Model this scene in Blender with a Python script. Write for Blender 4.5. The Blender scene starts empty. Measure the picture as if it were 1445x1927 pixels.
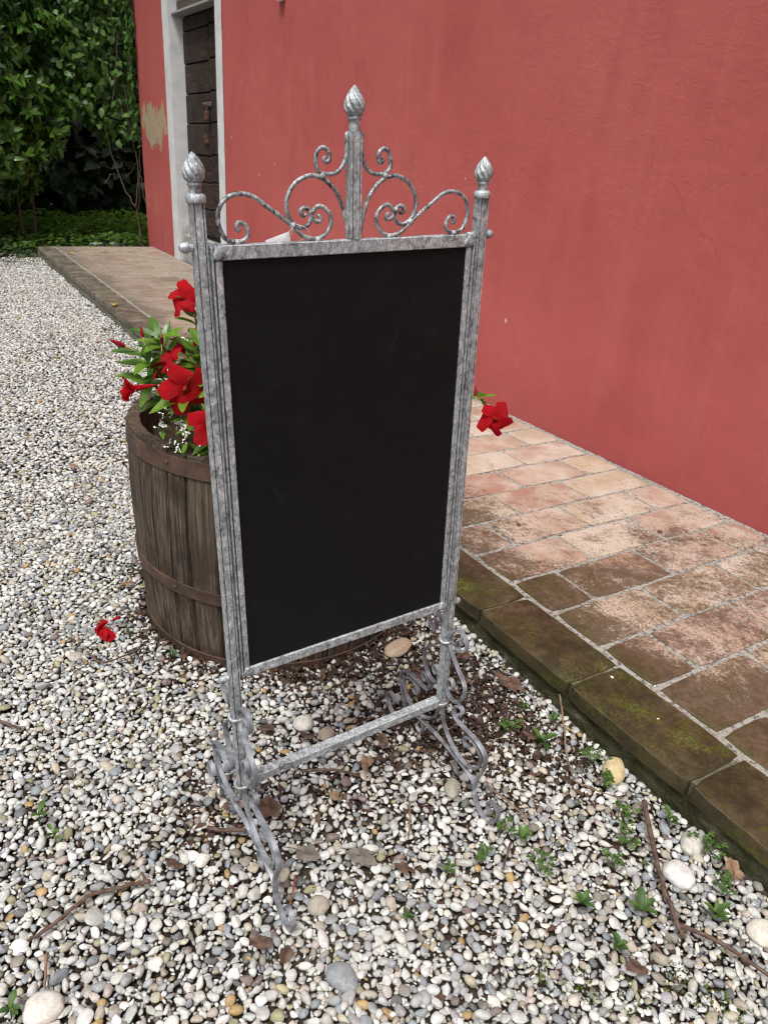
import bpy, math, random
import numpy as np
from mathutils import Vector, Matrix
from mathutils import noise as mnoise

# ------------------------------------------------------------------ camera, sky, sun, exposure
sc = bpy.context.scene
rng = np.random.default_rng(7)
random.seed(7)
R = math.radians

cam_d = bpy.data.cameras.new('camera')
cam = bpy.data.objects.new('camera', cam_d)
sc.collection.objects.link(cam)
cam.matrix_world = Matrix(((0.5120, -0.4010, 0.7599, 0.0),
                           (0.8566, 0.1711, -0.4865, 0.0),
                           (0.0650, 0.9000, 0.4312, 1.08),
                           (0, 0, 0, 1)))
cam_d.sensor_fit = 'VERTICAL'
cam_d.sensor_width = cam_d.sensor_height = 36.0
cam_d.lens = 26.09
cam_d.clip_start = 0.02
cam_d.clip_end = 400
cam_d.dof.use_dof = True
cam_d.dof.focus_distance = 1.25
cam_d.dof.aperture_fstop = 13.0
sc.camera = cam

world = bpy.data.worlds.new('World')
sc.world = world
world.use_nodes = True
wn = world.node_tree
SUN_EL, SUN_AZ = R(64), R(140)          # azimuth clockwise from +Y
sky = wn.nodes.new('ShaderNodeTexSky')
sky.sky_type = 'NISHITA'
sky.sun_disc = False
sky.sun_elevation = SUN_EL
sky.sun_rotation = SUN_AZ
sky.dust_density = 6.0
hs = wn.nodes.new('ShaderNodeHueSaturation')
hs.inputs['Saturation'].default_value = 0.52     # an overcast, nearly white sky
wn.links.new(sky.outputs[0], hs.inputs['Color'])
bg = wn.nodes['Background']
wn.links.new(hs.outputs[0], bg.inputs['Color'])
bg.inputs['Strength'].default_value = 0.10

sun_d = bpy.data.lights.new('sun', 'SUN')
sun_d.energy = 1.5
sun_d.angle = R(14)
sun_d.color = (1.0, 0.985, 0.955)
sun = bpy.data.objects.new('sun', sun_d)
sc.collection.objects.link(sun)
sdir = Vector((math.sin(SUN_AZ) * math.cos(SUN_EL), math.cos(SUN_AZ) * math.cos(SUN_EL), math.sin(SUN_EL)))
sun.rotation_euler = sdir.to_track_quat('Z', 'Y').to_euler()

sc.view_settings.view_transform = 'Standard'
sc.view_settings.look = 'None'
sc.view_settings.gamma = 1.0
sc.view_settings.use_curve_mapping = False
sc.view_settings.exposure = 0.76

# ------------------------------------------------------------------ helpers
def link(o):
    sc.collection.objects.link(o)
    return o

def tag(o, label=None, cat=None, group=None, kind=None):
    if label: o['label'] = label
    if cat: o['category'] = cat
    if group: o['group'] = group
    if kind: o['kind'] = kind
    return o

def empty(name, loc=(0, 0, 0), rz=0.0):
    o = bpy.data.objects.new(name, None)
    o.empty_display_size = 0.05
    o.location = loc
    o.rotation_euler = (0, 0, rz)
    return link(o)

def mesh(name, v, f, mat=None, smooth=False):
    me = bpy.data.meshes.new(name)
    me.from_pydata([tuple(map(float, x)) for x in v], [], [tuple(map(int, x)) for x in f])
    if mat: me.materials.append(mat)
    if smooth: me.shade_smooth()
    return me

def fast_mesh(name, V, F, mat=None, smooth=True, col=None, tint=None):
    """V (n,3), F (m,3) arrays -> mesh of triangles, with an optional colour per vertex"""
    me = bpy.data.meshes.new(name)
    me.vertices.add(len(V)); me.vertices.foreach_set('co', np.ascontiguousarray(V, np.float32).ravel())
    me.loops.add(F.size); me.loops.foreach_set('vertex_index', np.ascontiguousarray(F, np.int32).ravel())
    me.polygons.add(len(F))
    me.polygons.foreach_set('loop_start', np.arange(0, F.size, 3, dtype=np.int32))
    me.polygons.foreach_set('loop_total', np.full(len(F), 3, np.int32))
    me.polygons.foreach_set('use_smooth', np.full(len(F), smooth, bool))
    if col is not None:
        a = me.attributes.new('col', 'FLOAT_COLOR', 'POINT')
        a.data.foreach_set('color', np.c_[col, np.ones(len(col))].astype(np.float32).ravel())
    if tint is not None:
        a = me.attributes.new('tint', 'FLOAT', 'POINT')
        a.data.foreach_set('value', np.asarray(tint, np.float32))
    if mat: me.materials.append(mat)
    me.update(calc_edges=True)
    return me

def obj(name, me, parent=None, loc=None, rot=None, scale=None):
    o = bpy.data.objects.new(name, me)
    link(o)
    if parent: o.parent = parent
    if loc is not None: o.location = loc
    if rot is not None: o.rotation_euler = rot
    if scale is not None: o.scale = (scale,) * 3 if np.isscalar(scale) else scale
    return o

class MB:
    """collects shapes of one piece"""
    def __init__(s): s.v = []; s.f = []
    def add(s, v, f):
        n = len(s.v); s.v += [tuple(map(float, x)) for x in v]; s.f += [tuple(int(i) + n for i in q) for q in f]; return s
    def box(s, x0, x1, y0, y1, z0, z1, b=0.0):
        if b <= 0:
            v = [(x, y, z) for z in (z0, z1) for y in (y0, y1) for x in (x0, x1)]
            return s.add(v, [(0, 2, 3, 1), (4, 5, 7, 6), (0, 1, 5, 4), (2, 6, 7, 3), (0, 4, 6, 2), (1, 3, 7, 5)])
        c = np.array([(x0 + x1) / 2, (y0 + y1) / 2, (z0 + z1) / 2]); h = np.array([x1 - x0, y1 - y0, z1 - z0]) / 2
        v = []
        idx = {}
        for sx in (-1, 1):
            for sy in (-1, 1):
                for sz in (-1, 1):
                    for k in range(3):
                        d = np.array([sx, sy, sz]) * (h - b); d[k] = (sx, sy, sz)[k] * h[k]
                        idx[(sx, sy, sz, k)] = len(v); v.append(c + d)
        f = []
        for k in range(3):
            i, j = (k + 1) % 3, (k + 2) % 3
            for sg in (-1, 1):
                q = []
                for (a_, b_) in ((-1, -1), (1, -1), (1, 1), (-1, 1)):
                    t = [0, 0, 0]; t[k] = sg; t[i] = a_; t[j] = b_; q.append(idx[(*t, k)])
                f.append(q if sg > 0 else q[::-1])
        for k in range(3):
            i, j = (k + 1) % 3, (k + 2) % 3
            for a_ in (-1, 1):
                for b_ in (-1, 1):
                    t0 = [0, 0, 0]; t1 = [0, 0, 0]
                    t0[k], t1[k] = -1, 1; t0[i] = t1[i] = a_; t0[j] = t1[j] = b_
                    q = [idx[(*t0, i)], idx[(*t1, i)], idx[(*t1, j)], idx[(*t0, j)]]
                    f.append(q if a_ * b_ < 0 else q[::-1])
        for sx in (-1, 1):
            for sy in (-1, 1):
                for sz in (-1, 1):
                    q = [idx[(sx, sy, sz, k)] for k in range(3)]
                    f.append(q if sx * sy * sz > 0 else q[::-1])
        return s.add(v, f)
    def tube(s, P, r, n=8, cap=True):
        P = [Vector(p) for p in P]; m = len(P)
        rr = r if hasattr(r, '__len__') else [r] * m
        t = [(P[min(i + 1, m - 1)] - P[max(i - 1, 0)]).normalized() for i in range(m)]
        up = Vector((0, 0, 1)) if abs(t[0].z) < 0.9 else Vector((1, 0, 0))
        u = t[0].cross(up).normalized()
        v = []
        for i in range(m):
            u = (u - t[i] * u.dot(t[i])).normalized(); w = t[i].cross(u)
            for k in range(n):
                a = 2 * math.pi * k / n
                v.append(P[i] + (u * math.cos(a) + w * math.sin(a)) * rr[i])
        f = [(i * n + k, i * n + (k + 1) % n, (i + 1) * n + (k + 1) % n, (i + 1) * n + k) for i in range(m - 1) for k in range(n)]
        if cap: f += [tuple(range(n))[::-1], tuple(range((m - 1) * n, m * n))]
        return s.add(v, f)
    def lathe(s, prof, n=20, c=(0, 0, 0), fn=None):
        v = []
        for (r, z) in prof:
            for k in range(n):
                a = 2 * math.pi * k / n
                rr = r if fn is None else fn(r, z, a)
                v.append((c[0] + rr * math.cos(a), c[1] + rr * math.sin(a), c[2] + z))
        m = len(prof)
        f = [(i * n + k, i * n + (k + 1) % n, (i + 1) * n + (k + 1) % n, (i + 1) * n + k) for i in range(m - 1) for k in range(n)]
        f += [tuple(range(n))[::-1], tuple(range((m - 1) * n, m * n))]
        return s.add(v, f)
    def strap(s, P, n, w, th, taper=0):
        """flat bar swept along P lying in a plane of normal n; w across the plane, th within it"""
        P = [Vector(p) for p in P]; n = Vector(n); m = len(P); v = []
        for i in range(m):
            t = (P[min(i + 1, m - 1)] - P[max(i - 1, 0)]).normalized(); u = n.cross(t).normalized()
            e = min(i, m - 1 - i); k = 1.0 if e >= taper or taper == 0 else 0.75 + 0.25 * e / taper
            a, b = w / 2, th / 2 * k; c = min(a, b) * 0.45
            for (x, y) in ((-a, -b + c), (-a, b - c), (-a + c, b), (a - c, b), (a, b - c), (a, -b + c), (a - c, -b), (-a + c, -b)):
                v.append(P[i] + n * x + u * y)
        f = [(i * 8 + k, (i + 1) * 8 + k, (i + 1) * 8 + (k + 1) % 8, i * 8 + (k + 1) % 8) for i in range(m - 1) for k in range(8)]
        f += [tuple(range(8)), tuple(range((m - 1) * 8, m * 8))[::-1]]
        return s.add(v, f)
    def grid(s, fn, nu, nv):
        v = [fn(i / nu, j / nv) for j in range(nv + 1) for i in range(nu + 1)]
        f = [(j * (nu + 1) + i, j * (nu + 1) + i + 1, (j + 1) * (nu + 1) + i + 1, (j + 1) * (nu + 1) + i) for j in range(nv) for i in range(nu)]
        return s.add(v, f)
    def mesh(s, name, mat, smooth=False): return mesh(name, s.v, s.f, mat, smooth)
    def build(s, name, mat, parent=None, smooth=False, loc=None, rot=None):
        me = s.mesh(name, mat, smooth)
        if smooth == 'auto':
            me.shade_smooth()
            try: me.set_sharp_from_angle(angle=R(38))
            except Exception: pass
        return obj(name, me, parent, loc, rot)

def spline(P, k=4):
    """Catmull-Rom resampling"""
    P = [np.array(p, float) for p in P]; out = []
    for i in range(len(P) - 1):
        p0, p1, p2, p3 = P[max(i - 1, 0)], P[i], P[i + 1], P[min(i + 2, len(P) - 1)]
        for j in range(k):
            t = j / k
            out.append(0.5 * (2 * p1 + (p2 - p0) * t + (2 * p0 - 5 * p1 + 4 * p2 - p3) * t * t + (3 * p1 - p0 - 3 * p2 + p3) * t ** 3))
    out.append(P[-1])
    return out

def smooth_path(P, it=1):
    P = np.array(P, float)
    for _ in range(it):
        Q = P.copy(); Q[1:-1] = 0.25 * P[:-2] + 0.5 * P[1:-1] + 0.25 * P[2:]; P = Q
    return P

# ------------------------------------------------------------------ material helper
class Mat:
    def __init__(s, name):
        s.m = bpy.data.materials.new(name); s.m.use_nodes = True
        s.t = s.m.node_tree; s.b = s.t.nodes['Principled BSDF']
        s._geo = None
    def n(s, typ, **kw):
        nd = s.t.nodes.new(typ)
        for k, v in kw.items(): setattr(nd, k, v)
        return nd
    def l(s, a, b): s.t.links.new(a, b)
    def put(s, sock, v):
        if isinstance(v, bpy.types.NodeSocket): s.l(v, sock)
        elif v is not None:
            if hasattr(sock.default_value, '__len__') and np.isscalar(v): v = (v,) * len(sock.default_value)
            if hasattr(sock.default_value, '__len__') and len(sock.default_value) == 4 and len(v) == 3: v = (*v, 1)
            sock.default_value = v
    def pos(s):
        if s._geo is None: s._geo = s.n('ShaderNodeNewGeometry')
        return s._geo.outputs['Position']
    def objc(s): return s.n('ShaderNodeTexCoord').outputs['Object']
    def rand(s): return s.n('ShaderNodeObjectInfo').outputs['Random']
    def attr(s, name, out='Color'): return s.n('ShaderNodeAttribute', attribute_name=name).outputs[out]
    def sep(s, v):
        nd = s.n('ShaderNodeSeparateXYZ'); s.put(nd.inputs[0], v); return nd.outputs
    def scale(s, v, xyz, off=(0, 0, 0)):
        nd = s.n('ShaderNodeMapping'); s.put(nd.inputs['Vector'], v); nd.inputs['Scale'].default_value = xyz
        s.put(nd.inputs['Location'], off); return nd.outputs[0]
    def noise(s, vec, sc_, det=4, rough=0.55, dist=0.0, out=0):
        nd = s.n('ShaderNodeTexNoise'); s.put(nd.inputs['Vector'], vec)
        nd.inputs['Scale'].default_value = sc_; nd.inputs['Detail'].default_value = det
        nd.inputs['Roughness'].default_value = rough; nd.inputs['Distortion'].default_value = dist
        return nd.outputs[out]
    def voro(s, vec, sc_, feature='F1', out=0, rnd=1.0):
        nd = s.n('ShaderNodeTexVoronoi', feature=feature); s.put(nd.inputs['Vector'], vec)
        nd.inputs['Scale'].default_value = sc_; nd.inputs['Randomness'].default_value = rnd
        return nd.outputs[out]
    def ramp(s, fac, stops, interp='LINEAR'):
        nd = s.n('ShaderNodeValToRGB'); s.put(nd.inputs[0], fac); cr = nd.color_ramp; cr.interpolation = interp
        while len(cr.elements) < len(stops): cr.elements.new(0.5)
        for e, (p_, c) in zip(cr.elements, stops):
            e.position = p_; e.color = (c, c, c, 1) if np.isscalar(c) else (*c, 1)
        return nd.outputs[0]
    def mix(s, fac, a, b, blend='MIX'):
        nd = s.n('ShaderNodeMix', data_type='RGBA', blend_type=blend)
        s.put(nd.inputs[0], fac); s.put(nd.inputs[6], a); s.put(nd.inputs[7], b); return nd.outputs[2]
    def math(s, op, a, b=None, clamp=False):
        nd = s.n('ShaderNodeMath', operation=op, use_clamp=clamp); s.put(nd.inputs[0], a)
        if b is not None: s.put(nd.inputs[1], b)
        return nd.outputs[0]
    def rng(s, v, a, b, c=0.0, d=1.0):
        nd = s.n('ShaderNodeMapRange', interpolation_type='SMOOTHSTEP'); s.put(nd.inputs[0], v)
        for i, x in enumerate((a, b, c, d)): nd.inputs[i + 1].default_value = x
        return nd.outputs[0]
    def bump(s, h, strength=0.5, dist=0.01, normal=None):
        nd = s.n('ShaderNodeBump'); s.put(nd.inputs['Height'], h); nd.inputs['Strength'].default_value = strength
        nd.inputs['Distance'].default_value = dist
        if normal is not None: s.l(normal, nd.inputs['Normal'])
        return nd.outputs[0]
    def out(s, color=None, rough=None, normal=None, metal=None, spec=None, **kw):
        s.put(s.b.inputs['Base Color'], color); s.put(s.b.inputs['Roughness'], rough)
        if normal is not None: s.l(normal, s.b.inputs['Normal'])
        s.put(s.b.inputs['Metallic'], metal); s.put(s.b.inputs['Specular IOR Level'], spec)
        for k, v in kw.items(): s.put(s.b.inputs[k.replace('_', ' ')], v)
        return s.m

def plain(name, c, rough=0.7, var=0.25, sc_=40, spec=0.3, bump=0.0, metal=0.0):
    m = Mat(name); nz = m.noise(m.objc(), sc_, 5)
    col = m.mix(m.rng(nz, 0.3, 0.7), tuple(x * (1 - var) for x in c), tuple(min(1, x * (1 + var)) for x in c))
    return m.out(col, rough, m.bump(nz, bump, 0.004) if bump else None, metal, spec)

def mat_zinc(name, dark=0.0):
    m = Mat(name); o = m.pos()
    big = m.noise(o, 46, 6, 0.66, 1.8); fine = m.noise(o, 420, 4, 0.65); scr = m.noise(m.scale(o, (1, 1, 0.5)), 110, 6, 0.70, 3.0)
    a = m.math('ADD', m.math('MULTIPLY', big, 0.5), m.math('MULTIPLY', scr, 0.5))
    c = m.ramp(a, [(0.35 + dark * .17, (0.034, 0.032, 0.030)), (0.41 + dark * .15, (0.16, 0.172, 0.180)), (0.48 + dark * .12, (0.32, 0.345, 0.358)), (0.56 + dark * .09, (0.50, 0.53, 0.545)), (0.64 + dark * .05, (0.82, 0.84, 0.85))])
    c = m.mix(m.rng(fine, 0.60, 0.70), c, (0.07, 0.058, 0.05))
    return m.out(c, m.rng(big, 0.3, 0.7, 0.55, 0.38), m.bump(m.math('ADD', scr, fine), 0.45, 0.0014), 0.30, 0.5)

def mat_board():
    m = Mat('chalkboard_black'); o = m.pos()
    s1 = m.noise(m.scale(o, (1, 1, 2.2)), 7, 5, 0.6, 0.4); s2 = m.noise(m.scale(o, (1, 0.6, 6)), 40, 3)
    dust = m.rng(m.voro(o, 26, out=0), 0.0, 0.022, 1.0, 0.0)
    c = m.mix(m.rng(s1, 0.45, 0.8), (0.0056, 0.0056, 0.0057), (0.0080, 0.0080, 0.0082))
    wipe = m.noise(m.scale(o, (1, 1.0, 0.5)), 14, 6, 0.7, 2.2)
    c = m.mix(m.math('MULTIPLY', m.rng(wipe, 0.55, 0.80), 0.025), c, (0.30, 0.30, 0.30))
    c = m.mix(m.math('MULTIPLY', dust, m.rng(m.noise(o, 9, 2), 0.60, 0.64)), c, (0.22, 0.21, 0.2))
    return m.out(c, m.rng(s2, 0.3, 0.7, 0.52, 0.62), m.bump(m.noise(o, 420, 2), 0.06, 0.0006), 0.0, 0.17)

def mat_wall():
    m = Mat('red_plaster'); o = m.pos()
    x, y, z = m.sep(o)
    big = m.noise(o, 0.9, 4, 0.55); mid = m.noise(m.scale(o, (1, 1, 0.45)), 3.2, 6, 0.6, 0.5); fine = m.noise(o, 42, 5, 0.6)
    streak = m.noise(m.scale(o, (1, 1, 0.07)), 13, 4, 0.6)
    c = m.mix(m.rng(big, 0.35, 0.65), (0.398, 0.087, 0.078), (0.430, 0.102, 0.092))
    c = m.mix(m.math('MULTIPLY', m.rng(mid, 0.48, 0.72), 0.42), c, (0.335, 0.062, 0.055))
    c = m.mix(m.math('MULTIPLY', m.rng(streak, 0.50, 0.76), 0.26), c, (0.48, 0.135, 0.118))
    # darker, more purple foot of the wall
    foot = m.math('ADD', m.rng(z, 0.06, 0.55, 1.0, 0.0), m.math('MULTIPLY', m.math('SUBTRACT', mid, 0.5), 0.9), clamp=True)
    c = m.mix(m.math('MULTIPLY', foot, 0.55), c, (0.30, 0.058, 0.056))
    # hairline cracks in a few places
    wob = m.n('ShaderNodeVectorMath', operation='ADD'); m.l(o, wob.inputs[0])
    nw = m.n('ShaderNodeVectorMath', operation='SCALE'); m.l(m.noise(o, 5, 5, 0.6, out=1), nw.inputs[0]); nw.inputs['Scale'].default_value = 0.22
    m.l(nw.outputs[0], wob.inputs[1])
    edge = m.voro(m.scale(wob.outputs[0], (1, 0, 1.3)), 1.35, 'DISTANCE_TO_EDGE')
    crack = m.math('MULTIPLY', m.rng(edge, 0.0, 0.0045, 1.0, 0.0), m.rng(m.noise(o, 1.1, 2), 0.50, 0.62))
    c = m.mix(m.math('MULTIPLY', crack, 0.16), c, (0.16, 0.04, 0.036))
    # chips down to the white undercoat
    v = m.n('ShaderNodeTexVoronoi'); m.l(m.scale(o, (1, 1, 0.8)), v.inputs['Vector']); v.inputs['Scale'].default_value = 7.5
    sz = m.rng(m.sep(v.outputs['Color'])[0], 0.60, 1.0, 0.0, 0.060)
    chip = m.math('LESS_THAN', m.math('ADD', v.outputs['Distance'], m.math('MULTIPLY', m.math('SUBTRACT', fine, 0.5), 0.04)), sz)
    chip = m.math('MULTIPLY', chip, m.rng(m.noise(o, 1.7, 2), 0.44, 0.54))
    c = m.mix(m.math('MULTIPLY', chip, 0.75), c, (0.62, 0.44, 0.40))
    # peeled patch, ochre undercoat, on the pier beyond the door
    dx = m.math('MULTIPLY', m.math('SUBTRACT', x, -7.93), 2.2); dz = m.math('MULTIPLY', m.math('SUBTRACT', z, 1.20), 4.4)
    rad = m.math('ADD', m.math('MULTIPLY', dx, dx), m.math('MULTIPLY', dz, dz))
    pn = m.noise(m.scale(o, (1, 1, 0.55)), 6.5, 6, 0.7)
    patch = m.math('LESS_THAN', m.math('ADD', rad, m.math('MULTIPLY', m.math('SUBTRACT', pn, 0.45), 5.0)), 0.85)
    c = m.mix(patch, c, m.mix(m.rng(mid, 0.4, 0.6), (0.40, 0.30, 0.16), (0.34, 0.29, 0.21)))
    # pale scrape marks low on that pier
    sc_m = m.math('MULTIPLY', m.rng(m.noise(m.scale(o, (1, 1, 0.05)), 30, 4), 0.57, 0.68), m.math('MULTIPLY', m.rng(x, -7.6, -7.7), m.rng(z, 0.2, 0.95, 1, 0)))
    c = m.mix(m.math('MULTIPLY', sc_m, 0.45), c, (0.55, 0.36, 0.33))
    rough = m.math('MULTIPLY', m.math('MULTIPLY', m.rng(m.noise(o, 1.6, 2), 0.45, 0.62), m.rng(z, 0.55, 1.05)), m.noise(m.scale(o, (1, 1, 1.6)), 15, 6, 0.70, 1.2))
    h = m.math('ADD', m.math('MULTIPLY', m.noise(o, 6.5, 5, 0.5), 1.3), m.math('ADD', m.math('MULTIPLY', fine, 0.16), m.math('MULTIPLY', rough, 0.6)))
    h = m.math('SUBTRACT', h, m.math('MULTIPLY', m.math('ADD', m.math('MULTIPLY', crack, 0.5), m.math('ADD', chip, patch)), 0.24))
    nb = m.bump(m.noise(o, 190, 3, 0.6), 0.08, 0.0025, m.bump(h, 0.22, 0.02))
    return m.out(c, 0.72, nb, 0.0, 0.3)

def mat_whitewash():
    m = Mat('white_plaster'); o = m.pos(); x, y, z = m.sep(o)
    n1 = m.noise(o, 8, 6, 0.6); n2 = m.noise(o, 45, 5)
    c = m.mix(m.rng(n1, 0.4, 0.7), (0.62, 0.63, 0.63), (0.52, 0.53, 0.53))
    # flaked, damp plaster near the floor of the reveal
    w = m.math('MULTIPLY', m.rng(m.math('ADD', z, m.math('MULTIPLY', n1, 0.7)), 0.55, 1.1, 1.0, 0.0), m.rng(y, 2.2, 2.225))
    w = m.math('MULTIPLY', w, m.rng(m.noise(o, 4, 5), 0.40, 0.55))
    c = m.mix(w, c, m.mix(m.rng(n2, 0.35, 0.6), (0.20, 0.17, 0.13), (0.36, 0.33, 0.27)))
    return m.out(c, 0.8, m.bump(m.math('ADD', n1, m.math('MULTIPLY', n2, 0.4)), 0.5, 0.01), 0, 0.25)

def mat_wood(name, dark, light, stretch=(30, 30, 2.2), sc_=1.0, spots=None, gloss=0.75):
    m = Mat(name); o = m.objc(); r = m.rand()
    off = m.n('ShaderNodeCombineXYZ'); m.l(m.math('MULTIPLY', r, 37.0), off.inputs[0]); m.l(m.math('MULTIPLY', r, 11.0), off.inputs[2])
    v = m.n('ShaderNodeVectorMath', operation='ADD'); m.l(m.scale(o, stretch), v.inputs[0]); m.l(off.outputs[0], v.inputs[1])
    g = m.noise(v.outputs[0], 2.2 * sc_, 8, 0.68, 0.35); g2 = m.noise(v.outputs[0], 7 * sc_, 5, 0.6)
    patch = m.noise(m.pos(), 9, 5, 0.6)
    c = m.ramp(m.math('ADD', m.math('MULTIPLY', g, 0.75), m.math('MULTIPLY', g2, 0.25)), [(0.34, tuple(x * 0.25 for x in dark)), (0.45, dark), (0.57, light), (0.68, tuple(min(1, x * 1.6) for x in light))])
    c = m.mix(m.math('MULTIPLY', m.rng(patch, 0.45, 0.68), 0.75), c, tuple(x * 0.45 for x in dark))
    c = m.mix(m.math('MULTIPLY', m.math('SUBTRACT', r, 0.2), 0.5), c, tuple(x * 0.7 for x in light))
    return m.out(c, gloss, m.bump(m.math('ADD', g, m.math('MULTIPLY', g2, 0.8)), 1.0, 0.006), 0, 0.25)

def mat_rust():
    m = Mat('rusted_iron'); o = m.pos(); n1 = m.noise(o, 22, 6, 0.65); n2 = m.noise(o, 160, 4)
    c = m.ramp(n1, [(0.30, (0.036, 0.024, 0.019)), (0.48, (0.074, 0.046, 0.034)), (0.62, (0.115, 0.063, 0.041)), (0.75, (0.13, 0.092, 0.075))])
    c = m.mix(m.rng(n2, 0.6, 0.75), c, (0.05, 0.03, 0.024))
    return m.out(c, 0.62, m.bump(n2, 0.3, 0.001), 0.2, 0.4)

def mat_tile():
    m = Mat('worn_terracotta'); o = m.pos(); r = m.rand(); x, y, z = m.sep(o)
    base = m.ramp(r, [(0.0, (0.44, 0.29, 0.225)), (0.2, (0.48, 0.36, 0.235)), (0.38, (0.40, 0.23, 0.17)), (0.52, (0.50, 0.40, 0.29)), (0.70, (0.46, 0.31, 0.25)), (0.86, (0.36, 0.22, 0.15)), (0.95, (0.48, 0.35, 0.275))], 'CONSTANT')
    off = m.n('ShaderNodeCombineXYZ'); m.l(m.math('MULTIPLY', r, 60.0), off.inputs[0]); m.l(m.math('MULTIPLY', r, 23.0), off.inputs[1])
    v = m.n('ShaderNodeVectorMath', operation='ADD'); m.l(o, v.inputs[0]); m.l(off.outputs[0], v.inputs[1]); lv = v.outputs[0]
    n1 = m.noise(lv, 9, 6, 0.6, 0.5); n2 = m.noise(lv, 42, 6, 0.65); n3 = m.noise(o, 150, 4, 0.65)
    c = m.mix(m.math('MULTIPLY', m.rng(n1, 0.40, 0.66), 0.8), base, (0.55, 0.45, 0.36))
    c = m.mix(m.math('MULTIPLY', m.rng(n2, 0.5, 0.68), 0.35), c, (0.34, 0.17, 0.12))
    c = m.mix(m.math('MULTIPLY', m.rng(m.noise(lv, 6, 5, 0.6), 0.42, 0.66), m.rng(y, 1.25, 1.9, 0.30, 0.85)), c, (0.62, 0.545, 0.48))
    # black lichen and soaked-in dirt: a few tiles take it wholly, others in drifts
    kerb = m.rng(y, 1.16, 1.46, 0.25, 0.0)
    wet = m.math('MULTIPLY', m.rng(m.math('FRACT', m.math('MULTIPLY', r, 7.31)), 0.62, 0.80), m.rng(y, 1.75, 1.30, 0.0, 0.20))
    d = m.math('ADD', m.noise(o, 2.6, 6, 0.62, 0.5), m.math('ADD', m.math('ADD', m.rng(x, -1.9, -0.9, -0.02, 0.135), kerb), m.math('MULTIPLY', wet, m.rng(x, -2.0, -1.0))))
    stain = m.rng(m.math('ADD', d, m.math('MULTIPLY', m.math('SUBTRACT', n2, 0.5), 0.70)), 0.58, 0.80)
    spk = m.rng(m.math('ADD', m.math('MULTIPLY', n3, 0.55), m.math('MULTIPLY', d, 0.5)), 0.56, 0.66)
    c = m.mix(m.math('MULTIPLY', spk, 0.70), c, (0.085, 0.068, 0.052))
    c = m.mix(m.math('MULTIPLY', stain, 0.86), c, m.mix(m.rng(n2, 0.35, 0.6), (0.052, 0.036, 0.020), (0.125, 0.074, 0.042)))
    # moss, mostly along the kerb
    g = m.math('ADD', m.noise(o, 4.5, 6, 0.62, 0.6), m.math('ADD', kerb, m.rng(x, -3.0, -1.0, -0.12, 0.035)))
    moss = m.rng(m.math('ADD', g, m.math('MULTIPLY', m.math('SUBTRACT', n3, 0.5), 0.45)), 0.60, 0.78)
    c = m.mix(m.math('MULTIPLY', moss, 0.80), c, m.mix(m.rng(n3, 0.35, 0.65), (0.034, 0.027, 0.007), (0.078, 0.064, 0.014)))
    vg = m.math('MULTIPLY', m.rng(m.math('ADD', m.noise(o, 7, 5, 0.65), m.math('MULTIPLY', m.math('SUBTRACT', n3, 0.5), 0.45)), 0.53, 0.66), m.rng(y, 1.20, 1.26, 1.0, 0.0))
    c = m.mix(m.math('MULTIPLY', vg, 0.85), c, m.mix(m.rng(n3, 0.4, 0.6), (0.055, 0.062, 0.008), (0.12, 0.125, 0.016)))
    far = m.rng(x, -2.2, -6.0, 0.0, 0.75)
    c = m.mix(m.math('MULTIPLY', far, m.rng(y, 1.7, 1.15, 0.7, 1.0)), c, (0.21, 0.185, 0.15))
    c = m.mix(1.0, c, (0.80, 0.795, 0.775), 'MULTIPLY')
    c = m.mix(m.math('MULTIPLY', m.rng(y, 1.20, 1.24, 1.0, 0.0), m.rng(m.noise(o, 12, 5, 0.65), 0.35, 0.65)), c, m.mix(1.0, c, (0.45, 0.47, 0.40), 'MULTIPLY'))
    h = m.math('ADD', m.math('MULTIPLY', n2, 1.0), m.math('MULTIPLY', n3, 0.5))
    return m.out(c, m.rng(n2, 0.3, 0.7, 0.46, 0.70), m.bump(h, 0.42, 0.004), 0, 0.5)

def mat_mortar():
    m = Mat('lime_mortar'); o = m.pos(); n = m.noise(o, 70, 6, 0.7); n2 = m.noise(o, 5, 4)
    c = m.mix(m.rng(n, 0.36, 0.55), (0.085, 0.078, 0.064), (0.33, 0.315, 0.285))
    c = m.mix(m.math('MULTIPLY', m.rng(n2, 0.50, 0.70), 0.55), c, (0.20, 0.18, 0.14))
    y = m.sep(o)[1]; c = m.mix(m.rng(m.math('ADD', y, m.math('MULTIPLY', m.math('SUBTRACT', n, 0.5), 0.10)), 1.17, 1.225, 0.80, 0.0), c, (0.065, 0.06, 0.025))
    return m.out(c, 0.9, m.bump(n, 0.8, 0.004), 0, 0.2)

def mat_riser():
    m = Mat('mossy_concrete'); o = m.pos(); n = m.noise(m.scale(o, (1, 1, 1.6)), 11, 6, 0.65, 0.4); n2 = m.noise(o, 60, 5, 0.65); x, y, z = m.sep(o)
    c = m.ramp(n, [(0.34, (0.020, 0.021, 0.009)), (0.50, (0.045, 0.046, 0.020)), (0.60, (0.085, 0.082, 0.052)), (0.70, (0.26, 0.25, 0.21))])
    c = m.mix(m.rng(n2, 0.5, 0.7), c, (0.045, 0.05, 0.018))
    c = m.mix(m.rng(x, -1.6, -4.0, 0.0, 0.7), c, (0.20, 0.19, 0.15))
    return m.out(c, 0.9, m.bump(m.math('ADD', n, n2), 0.9, 0.008), 0, 0.2)

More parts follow.
